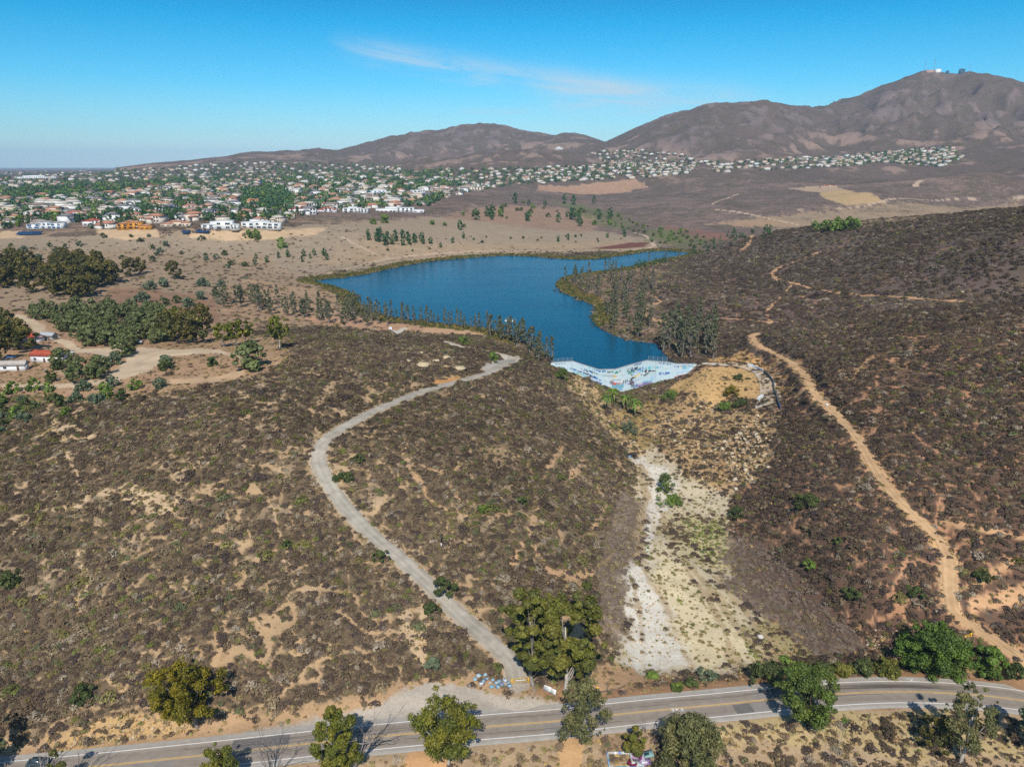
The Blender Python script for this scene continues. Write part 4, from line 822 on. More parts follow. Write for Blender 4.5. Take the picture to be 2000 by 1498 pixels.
def wall(name, label, px, h, th, col=None, seed=1, base=(232, 236, 238), cat="wall", dens=1.2):
    P = dense(W(px), .5); k = len(P); tz = H(P[:, 0], P[:, 1]); t = np.gradient(P, axis=0); t /= np.linalg.norm(t, axis=1)[:, None] + 1e-9; nx = np.stack([-t[:, 1], t[:, 0]], 1) * th / 2
    nr = 8; zr = np.linspace(-.4, h, nr); im = graffiti(k, nr, seed, dens, base) if col is None else np.broadcast_to(col, (k, nr, 3)); mb = MB()
    o = np.array([P[0][0], P[0][1], tz[0]])
    A_ = np.dstack([np.repeat((P - nx)[:, None], nr, 1), tz[:, None] + zr[None]]) - o; B_ = np.dstack([np.repeat((P + nx)[:, None], nr, 1), tz[:, None] + zr[None]]) - o
    g = np.arange(k * nr).reshape(k, nr); qq = np.stack([g[:-1, :-1], g[1:, :-1], g[1:, 1:], g[:-1, 1:]], -1).reshape(-1, 4)
    mb.add(A_.reshape(-1, 3), qq, col=im.reshape(-1, 3)); mb.add(B_.reshape(-1, 3), qq[:, ::-1], col=im[::-1].reshape(-1, 3))
    T = np.stack([A_[:, -1], B_[:, -1]], 1); g = np.arange(k * 2).reshape(k, 2); qq = np.stack([g[:-1, 0], g[1:, 0], g[1:, 1], g[:-1, 1]], -1); mb.add(T.reshape(-1, 3), qq, col=np.repeat(im[:, -1], 2, 0))
    mb.add(np.vstack([A_[0, [0, -1]], B_[0, [-1, 0]]]), [[0, 1, 2, 3]], col=im[0, 0]); mb.add(np.vstack([A_[-1, [0, -1]], B_[-1, [-1, 0]]]), [[3, 2, 1, 0]], col=im[-1, 0])
    return tag(mb.build(name, M_SPRAY, loc=o), label, cat)
wall("retaining_wall", "low white and blue painted wall section starting the spillway wall", [(1460, 715), (1475, 720), (1490, 727)], 1.6, .4, seed=3)
wall("retaining_wall", "long dark grey wall with tags curving beside the spillway floor", [(1491, 728), (1503, 740), (1510, 752), (1514, 770), (1519, 788), (1524, 801)], 1.7, .4, seed=9, base=(92, 96, 104), dens=.7)
wall("painted_block", "short white and blue tagged concrete block at the spillway's lower end", [(1480, 784), (1489, 778)], 1.8, 1.0, seed=12, cat="concrete block")
#@@TREES
# ------------------------------------------------------------------ trees
PAL = {
 'yellow': [c8(132, 118, 24), c8(112, 104, 22), c8(146, 128, 30), c8(94, 92, 24)],
 'euc': [c8(112, 112, 42), c8(96, 98, 38), c8(126, 120, 50), c8(80, 84, 36)],
 'eucy': [c8(120, 120, 36), c8(100, 106, 34), c8(134, 126, 44), c8(84, 92, 34)],
 'grey': [c8(112, 112, 66), c8(98, 100, 60), c8(124, 118, 72), c8(88, 90, 54)],
 'slim': [c8(100, 106, 74), c8(88, 96, 68), c8(112, 114, 82), c8(106, 100, 76)],
 'olive': [c8(112, 120, 70), c8(98, 110, 60), c8(122, 124, 82), c8(94, 100, 56)],
 'green': [c8(98, 116, 44), c8(84, 102, 40), c8(114, 128, 50), c8(76, 90, 38)],
 'pepper': [c8(94, 120, 44), c8(82, 106, 40), c8(108, 132, 50), c8(78, 96, 40)],
 'dark': [c8(100, 94, 40), c8(84, 82, 38), c8(116, 102, 44), c8(72, 74, 36)],
 'bush': [c8(82, 94, 46), c8(70, 84, 42), c8(96, 104, 54), c8(76, 80, 46)],
 'lime': [c8(116, 140, 56), c8(100, 124, 48), c8(128, 148, 62), c8(92, 112, 50)],
 'city': [c8(74, 108, 66), c8(64, 98, 56), c8(92, 118, 62), c8(58, 86, 54)],
 'sage': [c8(110, 122, 94), c8(98, 112, 84), c8(122, 130, 100), c8(90, 102, 76)],
}
BARK = {'white': c8(196, 186, 172), 'brown': c8(120, 98, 80), 'grey': c8(150, 140, 130), 'dark': c8(92, 78, 66)}
def clump_cards(mb, C, n, size, pal, flat=.25):
    """leaf cards through the volume of clumps C (x, y, z, rx, rz)"""
    C = np.asarray(C, float); wgt = C[:, 3] ** 2; k = rng.choice(len(C), n, p=wgt / wgt.sum())
    d = rng.normal(size=(n, 3)); d /= np.linalg.norm(d, axis=1)[:, None]; rad = .3 + .85 * rng.random((n, 1)) ** .7
    p = C[k, :3] + d * rad * C[k][:, [3, 3, 4]]
    ct_ = rng.integers(0, len(pal), len(C)); cm = np.array(pal)[ct_] * (.85 + .3 * rng.random((len(C), 1)))
    own = np.array(pal)[rng.integers(0, len(pal), n)]
    col = (.6 * cm[k] + .4 * own) * (.78 + .44 * rng.random((n, 1)))
    nr = d + rng.normal(size=(n, 3)) * .55; nr[:, 2] += flat
    mb.cards(p, nr, size * (.7 + .6 * rng.random(n)), col, 1.0)
def envelope(n, h, w, z0, z1, shape, jit=.12, rmin=.14, rmax=.26):
    """clump centres in a crown between z0*h and z1*h; shape gives radius fraction along the height"""
    out = []; ph1, ph2 = rng.random() * 6.28, rng.random() * 6.28
    for i in range(n):
        u = (i + rng.random()) / n; z = z0 + (z1 - z0) * u; rr = np.interp(u, *shape) * w / 2
        a = i * 2.4 + rng.random() * .9; f = math.sqrt(rng.random()) if rng.random() < .3 else .8 + .2 * rng.random(); f *= 1 + .34 * math.sin(2 * a + ph1 + 3 * u) * math.sin(3 * a + ph2 - 5 * u)
        r = w * (rmin * .6 + (rmax * 1.1 - rmin * .6) * rng.random() ** 1.5) * .8
        q = max(0, rr - r * .75) * f
        if rng.random() < .16: q *= 1.28; r *= .55; z += .03
        out.append((math.cos(a) * q + rng.normal() * jit * w * .3, math.sin(a) * q + rng.normal() * jit * w * .3, z * h - r * .3 * u, r, r * .8))
    return out
SHAPE = {'dome': ([0, .25, .6, .85, 1], [.8, 1, .95, .65, .25]), 'round': ([0, .3, .6, .9, 1], [.55, .95, 1, .6, .3]), 'tall': ([0, .2, .5, .8, 1], [.5, .9, 1, .75, .3]), 'vase': ([0, .3, .7, 1], [.45, .8, 1, .6]), 'column': ([0, .2, .6, 1], [.7, 1, .8, .25])}
def tree_data(h, w, pal, shape='dome', z0=.25, ncl=22, ncard=3500, size=.42, bark='brown', trunk=.03, lean=(0, 0), rmin=.14, rmax=.26, limbs=True, forks=1, flat=.25, extra=None):
    C = envelope(ncl, h, w, z0, 1.0, SHAPE[shape], rmin=rmin, rmax=rmax); C = [(x + lean[0] * (z / h), y + lean[1] * (z / h), z, a, b) for x, y, z, a, b in C]
    if extra: C += extra
    cr = MB(); clump_cards(cr, C, ncard, size, PAL[pal], flat)
    tr = MB(); bc = BARK[bark]; top = h * (z0 + (1 - z0) * .55)
    t = np.linspace(0, 1, 7); wob = np.cumsum(rng.normal(size=(7, 2)) * .012 * h, 0); wob[0] = 0
    P = np.column_stack([lean[0] * t * top / h + wob[:, 0], lean[1] * t * top / h + wob[:, 1], t * top]); P[0, 2] = -.4
    r0 = trunk * h * .55; tr.tube(P, r0 * (1 - .7 * t) * np.where(t == 0, 1.25, 1), 7, bc)
    if limbs:
        for c in C[::max(1, len(C) // 9)]:
            c = np.array(c[:3]); s = np.clip((c[2] / h - .12) / 1.4, .12, .9); k = s * 6; i = min(int(k), 5); b = P[i] + (P[i + 1] - P[i]) * (k - i)
            mid = (b + c) / 2 + [0, 0, -.06 * h * rng.random()]; tr.tube(np.array([b, mid, c]), [r0 * .38, r0 * .24, r0 * .08], 5, bc * (.65 + .25 * rng.random()))
    return cr.data("crown", M_LEAF), tr.data("trunk", M_BARK)
def plant(name, label, cat, loc, dat, group=None, rz=None, sc=1.0, sz=None):
    o = tag(link(name, None, loc=loc, rz=rng.random() * 6.28 if rz is None else rz), label, cat, group)
    o.scale = (sc, sc, sz or sc)
    link("crown", dat[0], o)
    if dat[1] is not None: link("trunk", dat[1], o)
    return o
def ground_at(px, py):
    """ground under a pixel; the nearest verge in front of the frame is picked the same way"""
    return pick([(px, py)])[0]
def vheight(P, topy):
    d = ray(CX, topy); t = math.hypot(P[0], P[1]); return CAMZ + P[1] * d[2] / d[1] - P[2]
def near_tree(name, label, bx, by, topy, wpx, pal, group=None, dx=0, cat="tree", hk=.92, **k):
    P = ground_at(bx, by); h = max(2, vheight(P, topy)) * hk; ppm = px_per_m(P); wd = wpx / ppm
    k['size'] = k.get('size', .42) * .8; k['ncard'] = int(k.get('ncard', 3500) * 1.5)
    k.setdefault('lean', (dx / ppm, 0)); d = tree_data(h, wd, pal, **k)
    return plant(name, label, cat, (*P[:2], P[2]), d, group, rz=0.0)
V = dict
near_tree("rounded_tree", "rounded yellow-green tree standing alone on the bank above the road", 386, 1419, 1292, 132, 'yellow', dx=-30, shape='round', z0=.3, ncl=95, ncard=14000, size=.26, bark='grey', trunk=.05, rmin=.08, rmax=.14)
near_tree("eucalyptus_tree", "huge olive-green eucalyptus beside the yellow gate, left one of a joined pair", 1042, 1340, 1140, 122, 'euc', dx=-4, shape='vase', z0=.28, ncl=64, ncard=15000, size=.4, bark='grey', trunk=.035, rmin=.08, rmax=.145)
near_tree("eucalyptus_tree", "huge white-trunked eucalyptus by the road, right one of a joined pair", 1105, 1346, 1142, 142, 'euc', dx=10, shape='vase', z0=.22, ncl=72, ncard=17000, size=.4, bark='white', trunk=.038, rmin=.08, rmax=.145)
near_tree("eucalyptus_tree", "dense green roadside tree in front of a bare grey tree", 662, 1512, 1374, 84, 'eucy', dx=-4, shape='tall', z0=.12, ncl=70, ncard=9000, size=.26, bark='brown', rmin=.1, rmax=.18)
near_tree("eucalyptus_tree", "broad yellowish roadside eucalyptus overlapping the near white line", 876, 1492, 1366, 132, 'eucy', dx=-6, shape='vase', z0=.3, ncl=70, ncard=9500, size=.28, bark='white', trunk=.04, rmin=.09, rmax=.16)
near_tree("eucalyptus_tree", "sparse grey-green eucalyptus leaning over both road lanes", 1137, 1452, 1322, 100, 'grey', dx=2, shape='tall', z0=.15, ncl=60, ncard=4200, size=.28, bark='grey', rmin=.08, rmax=.16)
near_tree("pepper_tree", "bright green leafy tree hiding the road edge at centre right", 1580, 1428, 1308, 116, 'green', dx=-12, shape='vase', z0=.25, ncl=70, ncard=9000, size=.28, bark='dark', rmin=.1, rmax=.17)
near_tree("eucalyptus_tree", "open eucalyptus with pale forked limbs near the right frame corner", 1876, 1490, 1338, 100, 'grey', dx=2, shape='vase', z0=.3, ncl=38, ncard=4500, size=.28, bark='white', trunk=.04, rmin=.09, rmax=.17)
near_tree("eucalyptus_tree", "low dark olive tree left of the open forked eucalyptus", 1822, 1470, 1392, 62, 'dark', shape='dome', z0=.15, ncl=16, ncard=2000, size=.32, bark='dark')
near_tree("eucalyptus_tree", "dark blue-green tree cut by the right edge below the road", 2014, 1474, 1352, 70, 'sage', shape='tall', z0=.15, ncl=24, ncard=3500, size=.34, bark='grey')
near_tree("willow_bush", "big grey-green spreading bush at the bottom edge right of the ruin", 1347, 1520, 1400, 142, 'grey', shape='dome', z0=.06, ncl=80, ncard=12000, size=.28, bark='grey', rmin=.1, rmax=.17, cat="bush")
near_tree("small_tree", "small dark green tree beside the graffiti ruin", 1238, 1478, 1413, 46, 'euc', shape='round', z0=.12, ncl=16, ncard=2000, size=.28)
near_tree("small_tree", "round green treetop rising from the bottom edge among bare stems", 431, 1545, 1456, 78, 'eucy', shape='round', z0=.1, ncl=26, ncard=4500, size=.28)
near_tree("small_tree", "small green treetop between bare grey stems at lower left", 124, 1545, 1457, 42, 'euc', shape='tall', z0=.1, ncl=16, ncard=2200, size=.28)
near_tree("eucalyptus_tree", "eucalyptus cut by the lower left corner throwing a dark shadow", -46, 1520, 1400, 110, 'euc', shape='vase', z0=.2, ncl=24, ncard=3500, size=.36)
near_tree("pepper_tree", "largest bright green pepper tree beside the road bend", 1818, 1306, 1216, 128, 'pepper', shape='dome', z0=.06, ncl=80, ncard=13000, size=.3, bark='dark', rmin=.1, rmax=.17, hk=.85)
near_tree("pepper_tree", "round green pepper tree between road and dirt trail at far right", 1926, 1316, 1258, 76, 'pepper', shape='dome', z0=.05, ncl=26, ncard=4500, size=.32, bark='dark', rmin=.1, rmax=.2, hk=.85)
near_tree("pepper_tree", "small green shrub hard against the right edge above the road", 1982, 1320, 1298, 40, 'bush', shape='dome', z0=.05, ncl=12, ncard=1500, size=.28)
for i, (x, y, t, wd, pal, lb) in enumerate(((1494, 1330, 1287, 64, 'bush', "dark green hedge bush at the left end of the roadside row"), (1550, 1322, 1284, 62, 'lime', "lighter green hedge bush behind the bright roadside tree"), (1604, 1320, 1287, 50, 'bush', "dark hedge bush right of the lighter one in the row"), (1642, 1316, 1290, 44, 'euc', "small olive hedge bush in the middle of the roadside row"), (1682, 1314, 1285, 50, 'bush', "olive hedge bush next to the last in the roadside row"), (1728, 1312, 1282, 62, 'euc', "rounded hedge bush touching the largest pepper tree"))):
    near_tree("hedge_bush", lb, x, y, t, wd, pal, group="bushes along the road", shape='dome', z0=.06, ncl=16, ncard=2200, size=.3, hk=.8, cat="bush")
for x, y, t, wd, pal, lb in ((1275, 1323, 1308, 24, 'lime', "small bright green bush at the foot of the pale wash"), (1322, 1346, 1330, 26, 'green', "dark green bush on the verge left of the grey weeds"), (1350, 1338, 1322, 28, 'bush', "second dark bush on the verge below the wash"), (1380, 1326, 1306, 50, 'sage', "grey-green weed clump on the verge below the wash"),
    (866, 1160, 1120, 52, 'bush', "large dark green bush on the right side of the gravel road"), (843, 1200, 1172, 40, 'bush', "dark green bush hugging the gravel road's left edge"), (742, 1092, 1070, 34, 'bush', "green bush on the left shoulder of the gravel road"),
    (672, 938, 920, 38, 'bush', "green bush inside the bend of the gravel road"), (845, 1305, 1280, 34, 'sage', "grey-green bush above the gravel turnout"), (160, 1368, 1330, 52, 'bush', "dark bush on the slope left of the rounded yellow tree"), (1228, 845, 815, 38, 'sage', "tall grey-green thicket in the gorge below the palms"),
    (1308, 780, 755, 42, 'lime', "bright green bush below the bare fill right of the dam"), (1426, 772, 748, 34, 'yellow', "round yellow-green bush on the bare fill"), (1415, 800, 780, 32, 'lime', "light green bush below the round yellow one"), (1448, 793, 772, 40, 'bush', "dark green bush on the slope edge near the spillway"), (1444, 742, 729, 22, 'bush', "small dark round bush near the spillway curve"),
    (1298, 960, 916, 46, 'green', "green reed clump in the pale wash"), (1310, 985, 966, 60, 'lime', "low spreading green clump across the wash"), (1098, 742, 712, 28, 'green', "green bush in front of the dam's left wing"),
    (962, 704, 682, 26, 'lime', "bright green bush at the gravel road junction"), (905, 672, 652, 26, 'lime', "bright green bush above the concrete spur path"), (1576, 990, 958, 54, 'bush', "dark green bush on the right-hand slope"), (1664, 1170, 1142, 40, 'bush', "dark green bush above the brown thistle patch"), (1440, 1010, 984, 38, 'bush', "dark green bush where slope meets wash"),
    (1582, 1110, 1090, 26, 'lime', "small yellowish bush left of the brown slope"), (1790, 1160, 1144, 40, 'bush', "green bush left of the dirt trail"), (1920, 1130, 1114, 40, 'bush', "green bush right of the dirt trail"), (1636, 1060, 1046, 20, 'bush', "small dark bush midway up the right-hand slope"),
    (940, 1000, 985, 24, 'green', "small green bush on the middle hill left of a footpath"), (1020, 985, 965, 30, 'bush', "dark bush on the middle hill beside the footpath"), (700, 900, 884, 26, 'bush', "bush on the middle hill just right of the road bend"), (20, 1140, 1108, 46, 'bush', "dark green bush at the left edge on the slope"), (560, 1068, 1050, 18, 'bush', "small dark bush on the wide left hillside")):
    near_tree("green_bush", lb, x, y, t, wd, pal, shape='dome', z0=.05, ncl=12, ncard=1300, size=.3, hk=.75, limbs=False, cat="bush")
# bare trees and stems
def dead_data(h, spread, seed, n0=5, levels=3, r0=.16, lean=(0, 0), col=c8(150, 140, 134)):
    r = np.random.default_rng(seed); m = MB()
    def grow(b, d, ln, rad, lv):
        p = [b]; dd = d.copy()
        for i in range(4): dd = dd + r.normal(size=3) * .10 + [0, 0, .04]; dd /= np.linalg.norm(dd); p.append(p[-1] + dd * ln / 4)
        m.tube(p, np.linspace(rad, rad * .45, 5), 5, col * (.8 + .4 * r.random()))
        if lv == 0: return
        for k in range(r.integers(2, 4)):
            s = r.integers(2, 5); e = dd + r.normal(size=3) * .45; e[2] = abs(e[2]) * .8 + .1; e /= np.linalg.norm(e); grow(p[s], e, ln * (.5 + .25 * r.random()), rad * .5, lv - 1)
    for i in range(n0):
        a = 6.283 * (i + r.random()) / n0; d = np.array([math.cos(a) * spread + lean[0], math.sin(a) * spread + lean[1], 1.0]); d /= np.linalg.norm(d)
        grow(np.array([0, 0, -.3]), d, h * (.45 + .2 * r.random()), r0 * (.7 + .5 * r.random()), levels)
    return m.data("branches", M_BARK)
def dead(label, bx, by, h, spread, seed, **k):
    P = ground_at(bx, by); o = tag(link("bare_tree", None, loc=P), label, "bare tree"); link("branches", dead_data(h, spread, seed, **k), o); return o
dead("leafless grey tree with long limbs leaning over the road beside a green tree", 690, 1500, 17, .3, 3, n0=3, r0=.26, lean=(.42, .1))
dead("cluster of leafless upright grey stems in front of the road", 535, 1520, 13, .45, 8, n0=8, levels=2, r0=.12)
dead("thin leafless shrub left of the leafless stem cluster", 425, 1520, 10, .5, 12, n0=6, levels=2, r0=.06)
dead("leafless grey shrub with forked stems near the lower left corner", 92, 1520, 10, .55, 14, n0=5, levels=2, r0=.12)
dead("leafless slanting stems right of the small lower-left treetop", 150, 1530, 10, .35, 15, n0=4, levels=2, r0=.12, lean=(.4, 0))
dead("slim leafless stem above the graffiti ruin beside the road", 1262, 1432, 6, .15, 17, n0=3, levels=2, r0=.07)
dead("twisted bare branch lying in the dry grass below the bright green tree", 1630, 1478, 7, 1.6, 19, n0=3, levels=2, r0=.12)
# palms in the gorge
def palm(label, bx, by, topy, wpx, seed):
    P = ground_at(bx, by); h = max(4, vheight(P, topy)) * .8; r = np.random.default_rng(seed); L_ = wpx / px_per_m(P) * .5
    o = tag(link("palm_tree", None, loc=P), label, "palm tree", "palms below the dam"); m = MB(); m.tube([(0, 0, -.4), (.1, 0, h * .5), (.15, .1, h)], [.5, .42, .4], 8, BARK['brown']); m.build("trunk", M_BARK, o)
    m = MB()
    for i in range(46):
        a = r.random() * 6.28; up = .15 + 1.1 * r.random(); s = np.linspace(0, 1, 7); R_ = L_ * (.85 + .3 * r.random()); dx_ = np.cos(a), np.sin(a)
        rad = R_ * s * math.cos(up * .8); z = h + R_ * (math.sin(up) * s - .75 * s ** 2 * (1 + .4 * (1 - up)))
        c = np.array(PAL['green' if r.random() < .6 else 'lime'][r.integers(0, 4)]) * (.8 + .4 * r.random()); side = np.array([-dx_[1], dx_[0], 0]); wv = .38 * np.sin(s * 3.0 + .12) * L_ / 3
        cen = np.stack([dx_[0] * rad + .15, dx_[1] * rad + .1, z], 1); v = np.stack([cen - side * wv[:, None] - [0, 0, .15], cen, cen + side * wv[:, None] - [0, 0, .15]], 1).reshape(-1, 3)
        i_ = np.arange(6)[:, None] * 3 + np.arange(2)[None]; m.add(v, np.stack([i_, i_ + 3, i_ + 4, i_ + 1], -1).reshape(-1, 4), col=c)
    m.build("fronds", M_LEAF, o); return o
palm("palm nearest the dam, crown half hidden by bushes", 1196, 790, 758, 34, 1)
palm("middle palm of the gorge group, pale yellow-green crown", 1219, 800, 770, 34, 2)
palm("lowest and widest palm of the gorge group", 1240, 812, 778, 36, 3)
palm("dark shaggy palm on the gorge's left side", 1184, 806, 768, 28, 4)
# --- families of mid-distance trees: build a few of each kind, copy them
FAM = {}
def fam(name, nvar, **k): FAM[name] = [tree_data(**k) for _ in range(nvar)]
fam('slim', 7, h=17, w=4.8, pal='slim', shape='column', z0=.2, ncl=26, ncard=430, size=.5, bark='grey', trunk=.03, rmin=.10, rmax=.2)
fam('slimwide', 4, h=16, w=7, pal='slim', shape='tall', z0=.18, ncl=30, ncard=640, size=.52, bark='grey', trunk=.03, rmin=.10, rmax=.2)
fam('olive', 6, h=7, w=8, pal='olive', shape='dome', z0=.18, ncl=18, ncard=1000, size=.52, bark='dark', rmin=.12, rmax=.22)
fam('dark', 6, h=17, w=15, pal='dark', shape='dome', z0=.2, ncl=26, ncard=1500, size=.8, bark='dark', rmin=.1, rmax=.2)
fam('yellow', 4, h=13, w=11, pal='eucy', shape='vase', z0=.35, ncl=20, ncard=1300, size=.55, bark='white', rmin=.1, rmax=.18)
fam('bush', 5, h=4, w=5.5, pal='bush', shape='dome', z0=.05, ncl=12, ncard=500, size=.42, limbs=False)
fam('sage', 4, h=4, w=6, pal='sage', shape='dome', z0=.05, ncl=14, ncard=600, size=.42, limbs=False)
fam('lime', 4, h=5, w=6, pal='lime', shape='dome', z0=.06, ncl=14, ncard=600, size=.45, limbs=False)
fam('pine', 5, h=11, w=7, pal='city', shape='tall', z0=.08, ncl=14, ncard=500, size=.7)
def poly_fill(poly, n, mind, tries=60):
    """random pixels in a photo polygon, put on the ground, at least mind metres apart"""
    p = np.array(poly, float); lo, hi = p.min(0), p.max(0); c = lo + (hi - lo) * rng.random((n * tries, 2)); c = c[inpoly(c[:, 0], c[:, 1], p)][:n * 14]
    G = pick(c) if len(c) else np.zeros((0, 3)); keep = []
    for i, g in enumerate(G):
        if len(keep) >= n: break
        if inl_at(g) : continue
        if all((g[0] - G[j][0]) ** 2 + (g[1] - G[j][1]) ** 2 > mind * mind for j in keep): keep.append(i)
    return c[keep], G[keep]
def inl_at(g): return bool(inpoly(np.array([g[0]]), np.array([g[1]]), LAKE)[0])
def stand(px, G, kinds, name, cat, descr, group, hlo, hhi, where):
    """one tree for every spot, each its own thing; label: look of the tree, then its rank in the stand from the left"""
    if not len(G): return
    one = len(G) == 1
    order = np.argsort([F * g[0] / (g[1] * math.cos(PITCH) + (CAMZ - g[2]) * math.sin(PITCH)) for g in G])
    for rank, i in enumerate(order):
        kd = kinds[rng.integers(0, len(kinds))]; d = FAM[kd][rng.integers(0, len(FAM[kd]))]; s = hlo + (hhi - hlo) * rng.random(); sx = s * (.85 + .3 * rng.random())
        plant(name, "%s standing %s" % (descr, where) if one else "%s, %s from the left %s" % (descr, ordinal(rank + 1), where), cat, (G[i][0], G[i][1], G[i][2] - .1), d, group, sc=sx, sz=s)
def shore_row(p0, p1, n, mind, o0, o1, kinds, name, cat, descr, group, hlo, hhi, where):
    """trees on the bank between two points of the lake outline, some metres back from the water"""
    a, b = plane_pick([p0, p1], LAKE_Z); i, j = [int(np.argmin(((LAKE[:, :2] - q) ** 2).sum(1))) for q in (a, b)]; i, j = min(i, j), max(i, j); seg = LAKE[i:j + 1]; G = []
    for _ in range(n * 30):
        k = rng.integers(0, len(seg) - 1); t = rng.random(); q = seg[k] + (seg[k + 1] - seg[k]) * t; e = seg[k + 1] - seg[k]; nn = np.array([-e[1], e[0]]) / (np.linalg.norm(e) + 1e-9); d = o0 + (o1 - o0) * rng.random()
        for sg in (1, -1):
            w_ = q + nn * d * sg
            if not inpoly(w_[:1], w_[1:], LAKE)[0]: break
        else: continue
        if w_[1] < 377 or any((w_[0] - g[0]) ** 2 + (w_[1] - g[1]) ** 2 < mind * mind for g in G): continue
        G.append((w_[0], w_[1], float(H(w_[0], w_[1]))))
        if len(G) >= n: break
    stand(None, G, kinds, name, cat, descr, group, hlo, hhi, where)
def row(poly, n, mind, kinds, name, cat, descr, group, hlo, hhi, where):
    c, G = poly_fill(poly, n, mind); stand(c, G, kinds, name, cat, descr, group, hlo, hhi, where)
def rowxy(pts, *a): G = pick(pts); stand(None, G, *a)
row([(410, 598), (560, 618), (690, 628), (700, 612), (560, 600), (470, 585)], 26, 5, ['slim', 'slimwide'], "eucalyptus_tree", "tree", "grey-green shoreline eucalyptus", "eucalyptus by the lake's left shore", .75, 1.15, "in the stand left of the lake")
row([(560, 618), (640, 642), (760, 642), (760, 632), (690, 622)], 13, 5, ['slim', 'slimwide'], "eucalyptus_tree", "tree", "leafy eucalyptus", "eucalyptus by the near-left shore", .8, 1.1, "near the white toilet on the lake shore")
shore_row((722, 610), (985, 655), 46, 3, 1.5, 9, ['slim'], "eucalyptus_tree", "tree", "thin shoreline eucalyptus", "thin trees along the near shore", .3, .85, "along the near shore")
shore_row((985, 655), (1100, 710), 22, 3.5, 1.5, 12, ['slim', 'slimwide'], "eucalyptus_tree", "tree", "grey eucalyptus", "eucalyptus left of the dam", .7, 1.0, "in the stand left of the dam")
row([(1290, 700), (1340, 702), (1400, 700), (1395, 640), (1330, 630), (1290, 665)], 26, 5.0, ['slim'], "eucalyptus_tree", "tree", "tall dark eucalyptus", "eucalyptus right of the dam", .95, 1.45, "in the stand right of the dam")
row([(1096, 555), (1150, 525), (1230, 530), (1300, 560), (1240, 600), (1180, 590)], 42, 6, ['slim'], "eucalyptus_tree", "tree", "slender grey eucalyptus", "eucalyptus on the point", .6, 1.05, "on the wooded point")
row([(1180, 600), (1250, 600), (1300, 640), (1250, 664), (1180, 640)], 20, 6, ['slim', 'slimwide'], "eucalyptus_tree", "tree", "scattered eucalyptus", "eucalyptus above the stony shore", .6, 1.1, "above the stony shore")
row([(1200, 520), (1330, 505), (1440, 480), (1460, 462), (1400, 470), (1350, 500), (1260, 525)], 34, 7, ['slim', 'pine'], "eucalyptus_tree", "tree", "small dark eucalyptus", "trees along the lake's right arm", .45, .85, "along the lake's right arm")
row([(-20, 560), (60, 575), (150, 590), (215, 560), (225, 535), (150, 525), (40, 520), (-20, 530)], 60, 6, ['dark'], "broad_tree", "tree", "dark broad-crowned tree", "dark grove at left", .8, 1.2, "in the dark left grove")
row([(-20, 650), (0, 620), (40, 640), (60, 690), (0, 715), (-20, 700)], 8, 6, ['dark'], "broad_tree", "tree", "dark broad tree", "dark trees at the homestead", .7, 1.0, "left of the red-roofed house")
row([(40, 604), (150, 596), (310, 606), (340, 640), (325, 668), (250, 678), (165, 674), (95, 640)], 110, 3.6, ['olive'], "olive_tree", "tree", "grey-green olive tree", "olive grove", .8, 1.2, "in the olive grove")
rowxy([(352, 672), (385, 672), (330, 665), (372, 655), (345, 640), (395, 650)], ['yellow', 'dark'], "eucalyptus_tree", "tree", "yellowish eucalyptus", "yellowish eucalyptus by the clearing", .8, 1.05, "in the group between olive grove and clearing")
rowxy([(437, 678), (462, 676), (480, 672)], ['yellow'], "eucalyptus_tree", "tree", "yellow-green eucalyptus with pale trunk", "yellow eucalyptus group", .85, 1.0, "in the trio behind the clearing")
rowxy([(546, 682)], ['yellow'], "eucalyptus_tree", "tree", "single tall eucalyptus", None, 1.2, 1.2, "on the hill crest before the lake")
rowxy([(490, 722)], ['olive'], "olive_tree", "tree", "single round grey-green tree", None, 1.6, 1.6, "where the homestead track ends")
rowxy([(340, 545), (275, 535), (255, 540)], ['dark'], "broad_tree", "tree", "broad dark tree", "broad trees behind the field", .75, .95, "behind the homestead field")
rowxy([(295, 566), (320, 560), (395, 560), (420, 578), (392, 585), (320, 597), (345, 592), (368, 600), (432, 560), (280, 590)], ['sage', 'bush'], "rounded_shrub", "bush", "rounded grey-green shrub", "shrubs in the brown field", 1.3, 1.9, "in the brown field")
rowxy([(100, 745), (120, 718), (185, 742), (160, 735), (200, 720), (225, 712), (240, 698), (255, 690), (145, 750), (195, 735), (118, 722), (325, 715), (326, 722), (412, 715)], ['olive', 'sage', 'bush'], "garden_tree", "tree", "small leafy tree", "trees round the homestead", 1.0, 1.5, "in the homestead yard")
row([(-10, 765), (120, 760), (300, 750), (280, 740), (340, 760), (200, 790), (60, 830), (-10, 850)], 30, 5, ['sage', 'bush', 'lime'], "roadside_shrub", "bush", "green shrub", "shrubs below the homestead track", .6, 1.1, "below the homestead track")
rowxy([(550, 483), (487, 466), (502, 467), (730, 438), (752, 436)], ['lime'], "leafy_tree", "tree", "bright green lone tree", "lone trees in the dry field", 1.6, 2.4, "in the dry field")
row([(715, 458), (760, 462), (820, 470), (840, 476), (760, 482), (720, 470)], 26, 9, ['pine'], "conifer_tree", "tree", "dark green tree", "plantation in the dry field", .8, 1.2, "in the field plantation")
row([(660, 505), (740, 500), (1000, 470), (1220, 480), (1220, 455), (900, 460), (760, 490)], 26, 14, ['pine', 'bush'], "field_tree", "tree", "small dark tree", "trees dotted over the dry field", .6, 1.0, "on the dry slope above the lake")
row([(490, 520), (660, 510), (660, 495), (520, 500), (480, 508)], 11, 9, ['pine'], "field_tree", "tree", "small dark tree", "field trees left of the lake", .6, 1.0, "left of the lake's far end")
